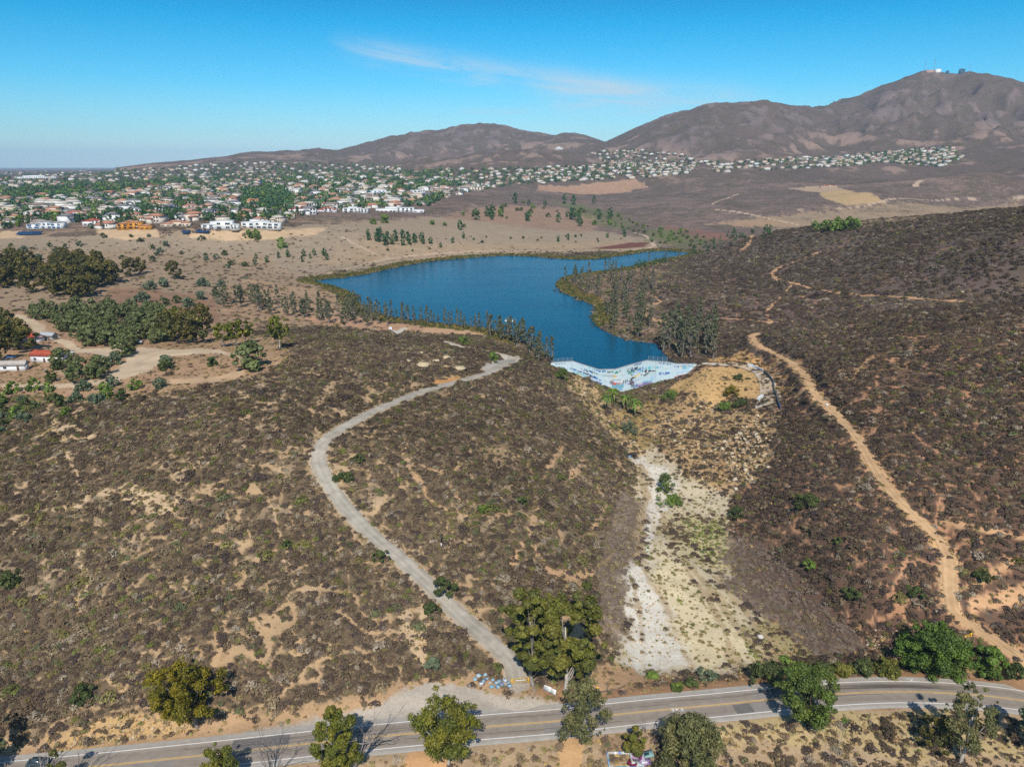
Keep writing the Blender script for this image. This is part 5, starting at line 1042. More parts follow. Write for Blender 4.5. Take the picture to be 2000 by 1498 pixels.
row([(820, 440), (1000, 395), (1180, 410), (1230, 440), (1170, 450), (1000, 430), (900, 450)], 50, 13, ['bush', 'lime', 'pine'], "creek_bush", "bush", "green bush", "bushes along the creek", 1.0, 2.0, "along the creek above the lake")
row([(1160, 430), (1210, 415), (1250, 440), (1330, 450), (1400, 470), (1350, 488), (1280, 478), (1230, 455)], 60, 9, ['bush', 'lime'], "marsh_bush", "bush", "low green marsh bush", "bushes in the marsh", .7, 1.3, "in the marsh at the lake's head")
rowxy([(1160, 398), (1120, 400), (1102, 398)], ['pine'], "broad_tree", "tree", "large dark tree", "large trees on the dry slope", 1.7, 2.3, "on the dry slope")
row([(1420, 455), (1500, 450), (1520, 462), (1460, 470), (1420, 470)], 14, 9, ['pine', 'bush'], "dark_tree", "tree", "dark tree", "trees in the hollow", .8, 1.2, "in the hollow behind the right-hand hill")
row([(1590, 445), (1660, 440), (1680, 448), (1600, 455)], 12, 9, ['bush', 'lime'], "green_bush", "bush", "large green bush", "bushes behind the ridge", 1.4, 2.2, "behind the right-hand ridge")
row([(0, 470), (300, 460), (480, 475), (480, 530), (250, 510), (0, 510)], 30, 12, ['bush', 'sage'], "field_shrub", "bush", "dark field shrub", "shrubs below the houses", .9, 1.6, "on the dry slope below the houses")
#@@CITY
# ------------------------------------------------------------------ houses
WALLC = [c8(236, 230, 220), c8(226, 212, 194), c8(214, 196, 174), c8(240, 238, 234), c8(206, 190, 176), c8(228, 220, 206)]
ROOFC = [(c8(188, 134, 112), "terracotta"), (c8(150, 132, 122), "grey-brown"), (c8(196, 150, 124), "pale clay"), (c8(132, 128, 130), "grey"), (c8(206, 196, 184), "cream"), (c8(160, 142, 130), "brown")]
DARKW = c8(62, 72, 84)
def hip(mb, x0, x1, y0, y1, z, rise, col, ov=.5):
    x0 -= ov; x1 += ov; y0 -= ov; y1 += ov; w_, d_ = x1 - x0, y1 - y0; k = min(w_, d_) / 2
    if w_ >= d_: a, b = (x0 + k, (y0 + y1) / 2), (x1 - k, (y0 + y1) / 2)
    else: a, b = ((x0 + x1) / 2, y0 + k), ((x0 + x1) / 2, y1 - k)
    v = [(x0, y0, z), (x1, y0, z), (x1, y1, z), (x0, y1, z), (*a, z + rise), (*b, z + rise)]
    if w_ >= d_: mb.add(v, q=[[0, 1, 5, 4], [2, 3, 4, 5], [3, 2, 1, 0]], t=[[1, 2, 5], [3, 0, 4]], col=col)
    else: mb.add(v, q=[[1, 2, 5, 4], [3, 0, 4, 5], [3, 2, 1, 0]], t=[[0, 1, 4], [2, 3, 5]], col=col)
HV = []
for i in range(12):
    r = np.random.default_rng(100 + i); two = r.random() < .65; wc = WALLC[i % 6]; rc, rn = ROOFC[(i * 5 + i // 6) % 6]; w_, d_ = 13 + 5 * r.random(), 9 + 3 * r.random(); h = 5.6 if two else 3.2
    a = MB(); a.box(-w_ / 2, w_ / 2, -d_ / 2, d_ / 2, -2.5, h, wc); a.box(-w_ / 2 + 1 + 4 * r.random(), w_ * .1, -d_ / 2 - 3, -d_ / 2 - .0, -2.5, h * .62, wc * .97)
    b = MB(); hip(b, -w_ / 2, w_ / 2, -d_ / 2, d_ / 2, h + .02, 1.8, rc); hip(b, -w_ / 2 + 1.5, w_ * .1, -d_ / 2 - 3.2, -d_ / 2 + 1, h * .62 + .02, 1.3, rc)
    wins = []
    for k in range(4 if two else 2):
        m = MB(); x = w_ * (.18 + .2 * (k % 2)); z = 1.0 + 2.7 * (k // 2); m.box(x - .9, x + .9, -d_ / 2 - .06, -d_ / 2 + .05, z, z + 1.5, DARKW); wins.append(m.data("window", M_GLASS))
    HV.append((a.data("wall", M_WALL), b.data("roof", M_ROOF), wins, ("two-storey" if two else "low"), rn, ("white", "beige", "tan", "white", "beige", "cream")[i % 6]))
def house(label, loc, k, rz, sc, group, windows):
    sc *= 1.35
    o = tag(link("house", None, loc=loc, rz=rz), label, "house", group); o.scale = (sc, sc, sc); link("wall", HV[k][0], o); link("roof", HV[k][1], o)
    if windows:
        for wd_ in HV[k][2]: link("window", wd_, o)
    return o
TAKEN = []   # (x, y, radius) of the hand-placed buildings
def modern(name, label, bx, by, wpx, hs, seed, wallc=c8(238, 238, 236), cat="house", glass=DARKW, frame=None, roofc=None):
    """flat-roofed house of stacked boxes with ribbon windows"""
    P = ground_at(bx, by); wm = .9 * wpx / px_per_m(P); r = np.random.default_rng(seed); o = tag(link(name, None, loc=P), label, cat); TAKEN.append((P[0], P[1], wm * .55)); h = hs
    c1, c2 = -.2 + .16 * r.random(), .12 + .2 * r.random(); f1, f2, f3 = .5 + .3 * r.random(), .8 + .2 * r.random(), .42 + .4 * r.random()
    blocks = [(-wm / 2, wm * c1, -7 + 4 * r.random(), 7, -2, h * f1), (wm * c1, wm * c2, -5 + 3 * r.random(), 10, -2, h * f2), (wm * c2, wm / 2, -7.5 + 4 * r.random(), 5, -2, h * f3), (-wm * .32, wm * (c1 + .08), 2, 10, h * f1 - .3, h * min(1, f1 + .3))]
    a = MB()
    for b in blocks: a.box(*b, wallc)
    a.build("wall", M_WALL, o); a = MB()
    for b in blocks:
        if roofc is None: a.box(b[0] - .3, b[1] + .3, b[2] - .4, b[3] + .3, b[5] + .004, b[5] + .35, wallc * .96)
        else: hip(a, b[0], b[1], b[2], b[3], b[5] + .01, 1.6, roofc, .6)
    a.build("roof", M_ROOF if roofc is not None else M_WALL, o)
    for b in blocks[:3]:
        n_ = max(2, int((b[1] - b[0]) / 6.5)); st = (b[1] - b[0]) / n_
        for i in range(n_):
            for z in ([.4] if b[5] < 5 else [.4, b[5] * .52]):
                m = MB(); x = b[0] + st * i + st * (.1 + .25 * r.random()); m.box(x, x + st * (.4 + .25 * r.random()), b[2] - .07, b[2] + .05, z, z + min(2.3, b[5] * .36), glass); m.build("window", M_GLASS, o)
    return o
modern("modern_house", "white flat-roofed mansion with glass fronts, left of the twin mansions above the dry field", 432, 447, 78, 9.5, 1)
modern("modern_house", "white arcaded mansion with many dark openings, right one of the twin mansions", 512, 446, 84, 10, 2, glass=c8(70, 80, 92))
modern("unfinished_house", "orange sheathed unfinished house on a bare tan terrace", 266, 447, 72, 8.5, 3, wallc=c8(212, 150, 66), glass=c8(58, 44, 36), roofc=c8(190, 140, 112))
modern("modern_house", "white flat-roofed house left of the long glass-fronted one", 695, 415, 54, 8, 4)
modern("modern_house", "long low white house with a dark glass front above the dry field", 782, 414, 104, 7.5, 5, glass=c8(40, 56, 66))
modern("villa", "white blue-trimmed villa with a pool terrace at far left", 92, 446, 78, 8.5, 6, glass=c8(70, 110, 150), roofc=c8(160, 156, 154))
modern("modern_house", "small white house with blue glass in the second row of houses", 742, 379, 46, 9, 7, glass=c8(90, 140, 170))
modern("villa", "grey-roofed villa on a tan retaining wall", 812, 379, 40, 8, 8, roofc=c8(160, 158, 160)); modern("villa", "brown-roofed villa on a tan retaining wall", 858, 377, 44, 8, 9, wallc=c8(214, 196, 170), roofc=c8(150, 130, 118))
modern("villa", "large cream villa at the right end of the houses above the dry slope", 918, 372, 58, 10, 10, wallc=c8(232, 220, 200), roofc=c8(176, 150, 134))
modern("villa", "red-roofed villa in the front row right of the twin mansions", 585, 414, 46, 6, 11, roofc=c8(160, 70, 60)); modern("villa", "red-roofed white villa on a white retaining wall", 640, 414, 40, 6, 12, roofc=c8(170, 84, 70))
modern("villa", "red tiled villa between the blue-trimmed villa and the orange house", 184, 440, 44, 6.5, 13, roofc=c8(178, 92, 72)); modern("villa", "white villa with red tiles behind the front row at left", 150, 424, 56, 7, 14, roofc=c8(186, 118, 96))
modern("villa", "plain white two-storey house with grey roof behind the orange house", 262, 416, 38, 8, 15, roofc=c8(150, 148, 146)); modern("villa", "pink-roofed long house left of the twin mansions", 346, 441, 60, 5.5, 16, wallc=c8(222, 204, 180), roofc=c8(196, 138, 116))
modern("villa", "terracotta-roofed house behind the twin mansions", 432, 424, 40, 6, 17, roofc=c8(196, 128, 96)); modern("villa", "peach house below the green knoll", 492, 398, 30, 8, 18, wallc=c8(228, 190, 150), roofc=c8(206, 140, 104))
modern("villa", "pink-roofed house left of the green knoll", 372, 408, 34, 7, 19, wallc=c8(220, 200, 184), roofc=c8(196, 140, 124))
modern("warehouse", "long white warehouse near the left horizon", 70, 350, 88, 14, 20, cat="warehouse"); modern("warehouse", "low dark red roofed hall amid trees near the left horizon", 296, 366, 34, 7, 21, wallc=c8(190, 150, 140), roofc=c8(150, 56, 72), cat="hall")
modern("hill_house", "white building on the saddle between the two far hills", 1092, 293, 16, 14, 22, cat="house"); modern("ranch_house", "small cluster house on the bare tan mound right of centre", 1618, 366, 34, 5, 23, wallc=c8(214, 190, 164), roofc=c8(170, 120, 100))
CITYP = [(-30, 452), (60, 446), (200, 448), (320, 446), (395, 440), (545, 438), (600, 420), (700, 408), (835, 404), (880, 384), (960, 368), (1060, 357), (1195, 352), (1185, 334), (1080, 330), (960, 330), (820, 336), (740, 322), (620, 318), (450, 318), (300, 330), (120, 334), (-30, 338)]
SUBP = [(1155, 298), (1240, 293), (1330, 302), (1370, 318), (1340, 340), (1230, 350), (1195, 336), (1180, 318)]
SUBP2 = [(1375, 318), (1500, 312), (1640, 306), (1860, 286), (1880, 308), (1840, 328), (1720, 318), (1640, 326), (1560, 330), (1400, 338)]
SUBP3 = [(980, 345), (1090, 326), (1190, 322), (1200, 350), (1060, 358)]
GAP = [[(480, 372), (560, 366), (575, 400), (520, 408), (470, 390)], [(0, 372), (220, 358), (360, 352), (360, 360), (200, 376), (0, 392)], [(1370, 330), (1440, 330), (1600, 316), (1600, 322), (1440, 338)]]
def spots(poly, n, d0, k, taken=True):
    """spots in a photo polygon, spaced further apart the farther off they lie"""
    p = np.array(poly, float); lo, hi = p.min(0), p.max(0); c = lo + (hi - lo) * rng.random((n * 8, 2)); c = c[inpoly(c[:, 0], c[:, 1], p)]
    for g in GAP: c = c[~inpoly(c[:, 0], c[:, 1], np.array(g, float))] if taken else c
    G = pick(c); D = np.hypot(G[:, 0], G[:, 1]); ok = D < 9000; G, D = G[ok], D[ok]; cell = {}; out = []
    for g, D_ in zip(G, D):
        md = d0 + k * D_; q = (int(g[0] // 60), int(g[1] // 60)); bad = False
        for a in (-1, 0, 1):
            for b in (-1, 0, 1):
                for h in cell.get((q[0] + a, q[1] + b), ()):
                    if (g[0] - h[0]) ** 2 + (g[1] - h[1]) ** 2 < md * md: bad = True
        if bad or (taken and any((g[0] - t[0]) ** 2 + (g[1] - t[1]) ** 2 < (t[2] + 18) ** 2 for t in TAKEN)): continue
        cell.setdefault(q, []).append(g); out.append(g)
        if len(out) >= n: break
    return out
WALLC = [w_ * .95 for w_ in WALLC]; ROOFC = [(c_ * .82, n_) for c_, n_ in ROOFC]
HS = spots(CITYP, 720, 19, .002) + spots(SUBP, 260, 17, .003) + spots(SUBP2, 420, 17, .003) + spots(SUBP3, 160, 17, .003)
HS.sort(key=lambda g: math.hypot(g[0], g[1])); HN = HS[:270]; HF = HS[270:]
# near ones: rows of about twenty by distance, ranked from the left inside their row
def screen_x(g): return CX + F * g[0] / (g[1] * math.cos(PITCH) + (CAMZ - g[2]) * math.sin(PITCH))
hk = [rng.integers(0, 12) for _ in HN]
ROWN = ["front", "second", "third", "fourth", "fifth", "sixth", "seventh", "eighth", "ninth"]
for b0 in range(0, len(HN), 30):
    ids = list(range(b0, min(b0 + 30, len(HN)))); cnt = {}
    for i in sorted(ids, key=lambda i: screen_x(HN[i])):
        k = hk[i]; key = HV[k][3:6]; cnt[key] = cnt.get(key, 0) + 1
        lb = "%s %s house, %s roof, %s from left in the suburb's %s band" % (HV[k][3], HV[k][5], HV[k][4], ordinal(cnt[key]), ROWN[b0 // 30])
        house(lb, HN[i], k, rng.normal() * .5 + (1.57 if rng.random() < .3 else 0), .8 + .35 * rng.random(), "suburban houses", b0 < 60)
fw = MB(); fr = MB()
for g in HF:
    rz = rng.random() * 3.14; s = .95 + .5 * rng.random(); w_, d_, h = 14 * s, 10 * s, (5.5 if rng.random() < .6 else 3.4) * s; wc = WALLC[rng.integers(0, 6)] * (.9 + .1 * rng.random()); a = MB(); a.box(-w_ / 2, w_ / 2, -d_ / 2, d_ / 2, -2, h, wc); b = MB(); hip(b, -w_ / 2, w_ / 2, -d_ / 2, d_ / 2, h + .02, 1.8 * s, ROOFC[rng.integers(0, 6)][0])
    c, sn = math.cos(rz), math.sin(rz); M_ = np.array([[c, sn, 0], [-sn, c, 0], [0, 0, 1]])
    fw.add(a.v[0] @ M_ + g, a.q[0], col=wc * .95); fr.add(b.v[0] @ M_ + g, b.q[0], b.t[0], col=b.c[0])
fs = tag(link("distant_houses", None), "hundreds of tiny pale houses spread to the far suburbs", kind="stuff")
fw.build("wall", M_WALL, fs)['kind'] = "stuff"; fr.build("roof", M_ROOF, fs)['kind'] = "stuff"
# trees between the houses
fam('cityr', 6, h=9, w=8.5, pal='city', shape='round', z0=.12, ncl=12, ncard=260, size=1.0, limbs=False)
fam('cityt', 3, h=14, w=6, pal='city', shape='column', z0=.1, ncl=10, ncard=240, size=1.0, limbs=False)
fam('cityl', 3, h=8, w=8, pal='lime', shape='round', z0=.12, ncl=12, ncard=240, size=1.0, limbs=False)
TS = spots(CITYP, 4200, 6.5, .0015) + spots(SUBP, 520, 8, .002) + spots(SUBP2, 800, 8, .002) + spots(SUBP3, 420, 8, .002)
for g in GAP[:2]: TS += spots(g, 420, 7, .001, False)
TS += spots([(620, 345), (880, 330), (900, 372), (760, 372), (640, 372)], 400, 8, .001)
TS.sort(key=lambda g: math.hypot(g[0], g[1])); TN = TS[:285]; TF = TS[285:]
DESC = {'cityr': "round dark green garden tree", 'cityt': "tall slim garden tree", 'cityl': "light green garden tree"}
for b0 in range(0, len(TN), 48):
    cnt = {}
    for i in sorted(range(b0, min(b0 + 48, len(TN))), key=lambda i: screen_x(TN[i])):
        kd = ('cityr', 'cityr', 'cityl', 'cityt')[rng.integers(0, 4)]; cnt[kd] = cnt.get(kd, 0) + 1; d = FAM[kd][rng.integers(0, len(FAM[kd]))]; s = .65 + .55 * rng.random()
        plant("garden_tree", "%s, %s from left amid the suburb's %s band" % (DESC[kd], ordinal(cnt[kd]), ROWN[b0 // 48]), "tree", TN[i], d, "trees among the houses", sc=s)
ft = MB()
def far_trees(G, ncard, hh, ww, size, pals):
    G = np.array(G); n_ = len(G); s = (.65 + .6 * rng.random(n_)); k = np.repeat(np.arange(n_), ncard); d = rng.normal(size=(n_ * ncard, 3)); d /= np.linalg.norm(d, axis=1)[:, None]
    p = G[k] + np.stack([d[:, 0] * ww / 2, d[:, 1] * ww / 2, (d[:, 2] * .5 + .55) * hh], 1) * s[k][:, None] * (.6 + .4 * rng.random((len(k), 1)))
    pal = np.array(pals); col = pal[rng.integers(0, len(pal), n_)][k] * (.75 + .5 * rng.random((len(k), 1))); nr = d + rng.normal(size=d.shape) * .4; nr[:, 2] += .3
    ft.cards(p, nr, size * s[k], col)
far_trees(TF, 26, 7.5, 10, 1.9, PAL['city'] + PAL['city'] + PAL['lime'][:2])
fts = tag(ft.build("distant_trees", M_LEAF), "far-off green treetops filling the suburbs", kind="stuff")
#@@SMALL
# ------------------------------------------------------------------ small things, near to far
WHT = c8(240, 240, 238); YEL = c8(244, 190, 40); BLU = c8(40, 90, 160)
def gate(label, p0, p1, hgt, seed, signs=3):
    A, B = ground_at(*p0), ground_at(*p1); o = tag(link("yellow_gate", None, loc=A), label, "gate"); d = B - A; L_ = math.hypot(d[0], d[1]); rz = math.atan2(d[1], d[0]); o.rotation_euler.z = rz; dz = d[2]
    for x in (0, L_): m = MB(); m.box(x - .14, x + .14, -.14, .14, -.3 + dz * x / L_, hgt + .15 + dz * x / L_, YEL); m.build("post", M_PAINT, o)
    m = MB()
    for z in (.35, hgt * .55, hgt - .05): m.tube([(.15, 0, z), (L_ - .15, 0, z + dz)], .06, 6, YEL)
    for k in range(1, 6): m.tube([(L_ * k / 6, 0, .35 + dz * k / 6), (L_ * k / 6, 0, hgt - .05 + dz * k / 6)], .045, 6, YEL)
    m.build("rail", M_PAINT, o)
    for k in range(signs):
        m = MB(); x = L_ * (.3 + .2 * k); m.box(x - .38, x + .38, -.12, -.09, .55, 1.05, WHT); s = m.build("sign", M_PAINT, o); m = MB()
        for q in range(3): m.box(x - .28, x + .1 + .08 * q, -.128, -.124, .66 + .11 * q, .70 + .11 * q, c8(70, 70, 74))
        m.build("lettering", M_PAINT, s)
    return o
gate("yellow steel road gate with three white signs closing the gravel road", (1000, 1335), (1033, 1332), 1.35, 1)
def thing_box(name, label, cat, px, build): P = ground_at(*px); o = tag(link(name, None, loc=P), label, cat); build(o); return o
def bld_bin(o):
    m = MB(); m.tube([(0, 0, 0), (0, 0, .95)], [.33, .38], 12, BLU); m.build("barrel", M_PAINT, o); m = MB(); m.tube([(0, 0, .95), (0, 0, 1.02)], .41, 12, BLU * .8); m.build("lid", M_PAINT, o)
thing_box("trash_barrel", "blue trash barrel right of the yellow road gate", "barrel", (1038, 1335), bld_bin)
def board(rz):
    def f(o):
        o.rotation_euler.z = rz
        for x in (-.75, .75): m = MB(); m.box(x - .05, x + .05, -.05, .05, -.2, 1.3, c8(150, 120, 90)); m.build("post", M_BARK, o)
        m = MB(); v = np.array([[-.95, -.25, .55], [.95, -.25, .55], [.95, .12, 1.75], [-.95, .12, 1.75], [-.95, -.19, .53], [.95, -.19, .53], [.95, .18, 1.73], [-.95, .18, 1.73]]); m.add(v, [[0, 1, 2, 3], [5, 4, 7, 6], [3, 2, 6, 7], [1, 0, 4, 5], [0, 3, 7, 4], [2, 1, 5, 6]], col=WHT); p = m.build("panel", M_PAINT, o)
        m = MB()
        for q in range(5):
            t0 = .15 + .15 * q; y0, z0 = -.25 + .37 * t0 - .012, .55 + 1.2 * t0; y1, z1 = -.25 + .37 * (t0 + .05) - .012, .55 + 1.2 * (t0 + .05); xx = .3 + .1 * (q % 3); m.add([[-.7, y0, z0], [xx, y0, z0], [xx, y1, z1], [-.7, y1, z1]], [[0, 1, 2, 3]], col=c8(90, 90, 96))
        m.build("lettering", M_PAINT, p)
    return f
thing_box("notice_board", "white notice board under the big eucalyptus, left one", "sign", (1069, 1352), board(-.5)); thing_box("notice_board", "white notice board under the big eucalyptus, right one nearer the road", "sign", (1079, 1357), board(-.6))
# sprayed boulders by the gate
bs = plane_pick([(928, 1330), (935, 1324), (944, 1332), (951, 1328), (957, 1335), (963, 1330), (969, 1336), (975, 1333), (981, 1338), (986, 1331), (992, 1336), (948, 1322), (961, 1342), (973, 1342), (940, 1336), (996, 1341), (918, 1340)], 1.0)
bcol = [c8(176, 206, 224), c8(214, 222, 226), c8(150, 186, 214), c8(196, 200, 200), c8(226, 230, 232)]
cn = [("pale blue", 0), ("whitish", 1), ("sky blue", 2), ("grey", 3), ("white", 4)]
order = sorted(range(len(bs)), key=lambda i: bs[i][0])
for rk, i in enumerate(order):
    s = stone(60 + i); P = (bs[i][0], bs[i][1], float(H(bs[i][0], bs[i][1])) + .25); nm, ci = cn[i % 5]
    v = np.vstack(s.v); cc = np.where((rng.random((len(v), 1)) < .35), GRAF[rng.integers(0, 6)], bcol[ci]); m = MB(); m.add(v * (.38 + .36 * rng.random()), np.vstack(s.q), np.vstack(s.t), cc * .8)
    tag(m.build("painted_boulder", M_SPRAY, loc=P, rz=rng.random() * 6), "%s spray-painted boulder, %s from the left in the heap beside the gate" % (nm, ordinal(rk + 1)), "boulder", "painted boulders by the gate")
def hydr(o):
    m = MB(); m.tube([(0, 0, -.2), (0, 0, 1.3)], .06, 8, c8(190, 190, 190)); m.build("post", M_METAL, o); m = MB(); m.box(-.3, .3, -.05, .05, .95, 1.5, YEL); m.build("panel", M_PAINT, o)
thing_box("yellow_sign", "small yellow marker sign on a post right of the big eucalyptus", "sign", (1167, 1351), hydr)
lg = pick([(1146, 1362), (1165, 1354), (1185, 1350), (1205, 1347), (1222, 1340)]); m = MB(); m.tube(lg - lg[0] + [0, 0, .25], [.22, .2, .19, .16, .1], 7, c8(120, 104, 92)); m.tube([lg[2] - lg[0] + [0, 0, .25], lg[2] - lg[0] + [.6, 1.2, .9]], [.1, .04], 5, c8(120, 104, 92))
tag(m.build("fallen_log", M_BARK, loc=lg[0]), "long fallen grey log beside the road right of the eucalyptus pair", "log")
gate("short yellow barrier on the dirt trail above the road bend", (1884, 1249), (1896, 1244), 1.1, 2, 0)
# survey post on the middle hill
P = ground_at(862, 1066); o = tag(link("marker_post", None, loc=P), "thin dark marker post with white base alone on the middle hill", "post"); m = MB(); m.tube([(0, 0, -.3), (0, 0, 1.0)], .16, 8, WHT); m.build("base", M_PAINT, o); m = MB(); m.tube([(0, 0, 1.0), (0, 0, 4.2)], .13, 8, c8(48, 48, 52)); m.build("shaft", M_PAINT, o)
# graffiti ruin at the bottom edge
P = ground_at(1213, 1488); o = tag(link("ruined_foundation", None, loc=P), "roofless graffiti-painted concrete foundation at the bottom edge", "ruin"); wv = c8(206, 214, 222)
for (x0, x1, y0, y1, h, c) in ((-2.6, 2.0, 1.7, 1.95, 1.0, c8(196, 190, 180)), (-2.85, -2.6, -2.2, 1.95, .9, c8(170, 200, 220)), (2.0, 2.25, -1.4, 1.95, 1.5, c8(200, 196, 190)), (-2.6, 4.2, -2.2, -1.9, .9, c8(196, 214, 236))):
    m = MB(); n_ = 10
    for k in range(n_):
        f0, f1 = k / n_, (k + 1) / n_; cc = c if rng.random() < .5 else [c8(120, 150, 210), c8(230, 234, 240), c8(120, 196, 210), c8(180, 170, 160)][rng.integers(0, 4)]
        if x1 - x0 > y1 - y0: m.box(x0 + (x1 - x0) * f0, x0 + (x1 - x0) * f1, y0, y1, -.5, h, cc)
        else: m.box(x0, x1, y0 + (y1 - y0) * f0, y0 + (y1 - y0) * f1, -.5, h, cc)
    m.build("wall", M_SPRAY, o)
m = MB(); m.box(-2.6, 2.0, -1.9, 1.7, -.5, .06, c8(190, 164, 132)); m.build("floor_slab", M_CONC, o); m = MB(); m.box(2.3, 4.6, -1.8, .2, -.5, .45, c8(196, 206, 206)); m.build("step", M_SPRAY, o)
P2 = ground_at(1246, 1484); rk_ = np.random.default_rng(5)
for k, (lb, c) in enumerate((("maroon tagged concrete slab fallen beside the ruin", c8(120, 40, 66)), ("pink sprayed concrete slab fallen beside the ruin", c8(176, 140, 170)), ("white and violet concrete slab leaning at the ruin's right", c8(180, 172, 190)), ("mauve concrete block at the back of the ruin's rubble", c8(160, 130, 170)), ("teal-tagged concrete block in the ruin's rubble", c8(140, 172, 168)))):
    m = MB(); w_, d_ = .9 + .6 * rk_.random(), .7 + .3 * rk_.random(); m.box(-w_, w_, -d_, d_, -.25, .25, c); m.box(-w_ * .6, w_ * .3, -d_ * .5, d_ * .3, .254, .262, [WHT, c8(120, 30, 60), c8(140, 60, 120), WHT, c8(40, 90, 90)][k]); b = m.build("concrete_slab", M_SPRAY, loc=(P2[0] - 1.2 + k * .85, P2[1] - .9 + 1.7 * ((k * 2) % 3) * .6, P2[2] + .35), rz=rk_.random() * 3); b.rotation_euler = (rk_.normal() * .3, rk_.normal() * .3, rk_.random() * 3); tag(b, lb, "concrete slab", "rubble beside the ruin")
# cars
def car(label, loc, rz, col, sc=1.0, name="parked_car"):
    o = tag(link(name, None, loc=loc, rz=rz), label, "car"); o.scale = (sc,) * 3
    def loft(secs, c, nm, mat, par):
        m = MB(); v = np.array([[(x, -w_, z0), (x, -w_ * .96, (z0 + z1) / 2), (x, -t, z1), (x, t, z1), (x, w_ * .96, (z0 + z1) / 2), (x, w_, z0)] for x, w_, t, z0, z1 in secs]).reshape(-1, 3); q = []
        for i in range(len(secs) - 1):
            for j in range(6): q.append([i * 6 + j, i * 6 + (j + 1) % 6, (i + 1) * 6 + (j + 1) % 6, (i + 1) * 6 + j])
        m.add(v, q, col=c); e = (len(secs) - 1) * 6; m.add(v[:6], [[0, 1, 4, 5], [1, 2, 3, 4]], col=c); m.add(v[e:], [[5, 4, 1, 0], [4, 3, 2, 1]], col=c); return m.build(nm, mat, par, smooth=False)
    b = loft([(-2.2, .75, .7, .35, .75), (-2.1, .86, .8, .3, .88), (-1.2, .9, .84, .28, .95), (.9, .9, .84, .28, .92), (1.9, .86, .78, .3, .78), (2.2, .74, .68, .36, .62)], col, "body", M_PAINT, o)
    loft([(-1.75, .8, .7, .9, .95), (-1.2, .8, .62, .9, 1.42), (.2, .8, .62, .9, 1.45), (1.05, .8, .72, .9, .95)], c8(52, 60, 70), "cabin_glass", M_GLASS, o); m = MB(); m.box(-1.15, .15, -.62, .62, 1.43, 1.48, col); m.build("roof", M_PAINT, o)
    for x in (-1.35, 1.35):
        for y in (-.86, .86): m = MB(); m.tube([(x, y - .1, .32), (x, y + .1, .32)], .32, 12, c8(40, 40, 42)); wl = m.build("wheel", M_PAINT, o); m = MB(); m.tube([(x, y + (.1 if y > 0 else -.1), .32), (x, y + (.115 if y > 0 else -.115), .32)], .18, 10, c8(170, 170, 174)); m.build("rim", M_METAL, wl)
    for y in (-.6, .6): m = MB(); m.box(2.1, 2.2, y - .15, y + .15, .56, .68, WHT); m.build("headlight", M_GLASS, o)
    return o
cp = plane_pick([(76, 1492)], .0)[0]; car("dark car seen through bare branches on the left end of the road", (cp[0], cp[1], .02), .12, c8(60, 78, 84), name="car")
# homestead
def ranch(label, bx, by, wm, dm, hgt, rz, roofc, wallc, name="ranch_house"):
    P = ground_at(bx, by); o = tag(link(name, None, loc=P, rz=rz), label, "house"); m = MB(); m.box(-wm / 2, wm / 2, -dm / 2, dm / 2, -1, hgt, wallc); m.build("wall", M_WALL, o)
    m = MB(); ov = .6; x0, x1, y0, y1 = -wm / 2 - ov, wm / 2 + ov, -dm / 2 - ov, dm / 2 + ov; z = hgt - .05; r = 1.9
    v = [(x0, y0, z), (x1, y0, z), (x1, 0, z + r), (x0, 0, z + r), (x1, y1, z), (x0, y1, z)]; m.add(v, [[0, 1, 2, 3], [3, 2, 4, 5], [0, 5, 4, 1]], col=roofc); m.build("roof", M_ROOF, o)
    m = MB(); g = dm / 2 - .001
    for x in (-wm / 2, wm / 2): m.add([(x, -g, hgt), (x, g, hgt), (x, 0, hgt + r * .9)], t=[[0, 1, 2]], col=wallc)
    m.build("gable", M_WALL, o); n_ = max(2, int(wm / 4))
    for k in range(n_):
        x = -wm / 2 + wm * (k + .5) / n_; m = MB()
        if k == n_ // 2: m.box(x - .5, x + .5, -dm / 2 - .05, -dm / 2 + .02, 0, 2.1, c8(110, 80, 60)); m.build("door", M_PAINT, o)
        else: m.box(x - .7, x + .7, -dm / 2 - .05, -dm / 2 + .02, 1, 2.1, DARKW); m.build("window", M_GLASS, o)
    return o
RED = c8(178, 88, 66)
ranch("white homestead house with red tile roof behind a green tree", 98, 704, 14, 7, 3.2, -.12, RED, WHT); ranch("small red-roofed outbuilding half hidden by dark trees", 70, 668, 7, 6, 3, -.5, RED, WHT, "outbuilding")
ranch("white mobile home with grey flat roof at the left edge", 28, 722, 11, 4, 2.6, .12, c8(190, 180, 170), WHT, "mobile_home"); ranch("grey metal-roofed shed beside the homestead driveway", 96, 664, 8, 4, 2.6, -.2, c8(178, 182, 184), c8(176, 172, 166), "shed")
for lb, p, c, rz in (("white pickup parked among the homestead trees", (140, 716), WHT, .4), ("white car parked under the olive grove's edge", (268, 670), WHT, .2), ("blue car in the shade left of the homestead yard", (20, 700), c8(90, 120, 160), .1), ("white van beside the red-roofed house's right end", (134, 692), WHT, .9), ("pale car parked beside the clearing trees", (228, 697), c8(200, 208, 206), .5)):
    P = ground_at(*p); car(lb, (P[0], P[1], P[2] + .05), rz, c, 1.15)
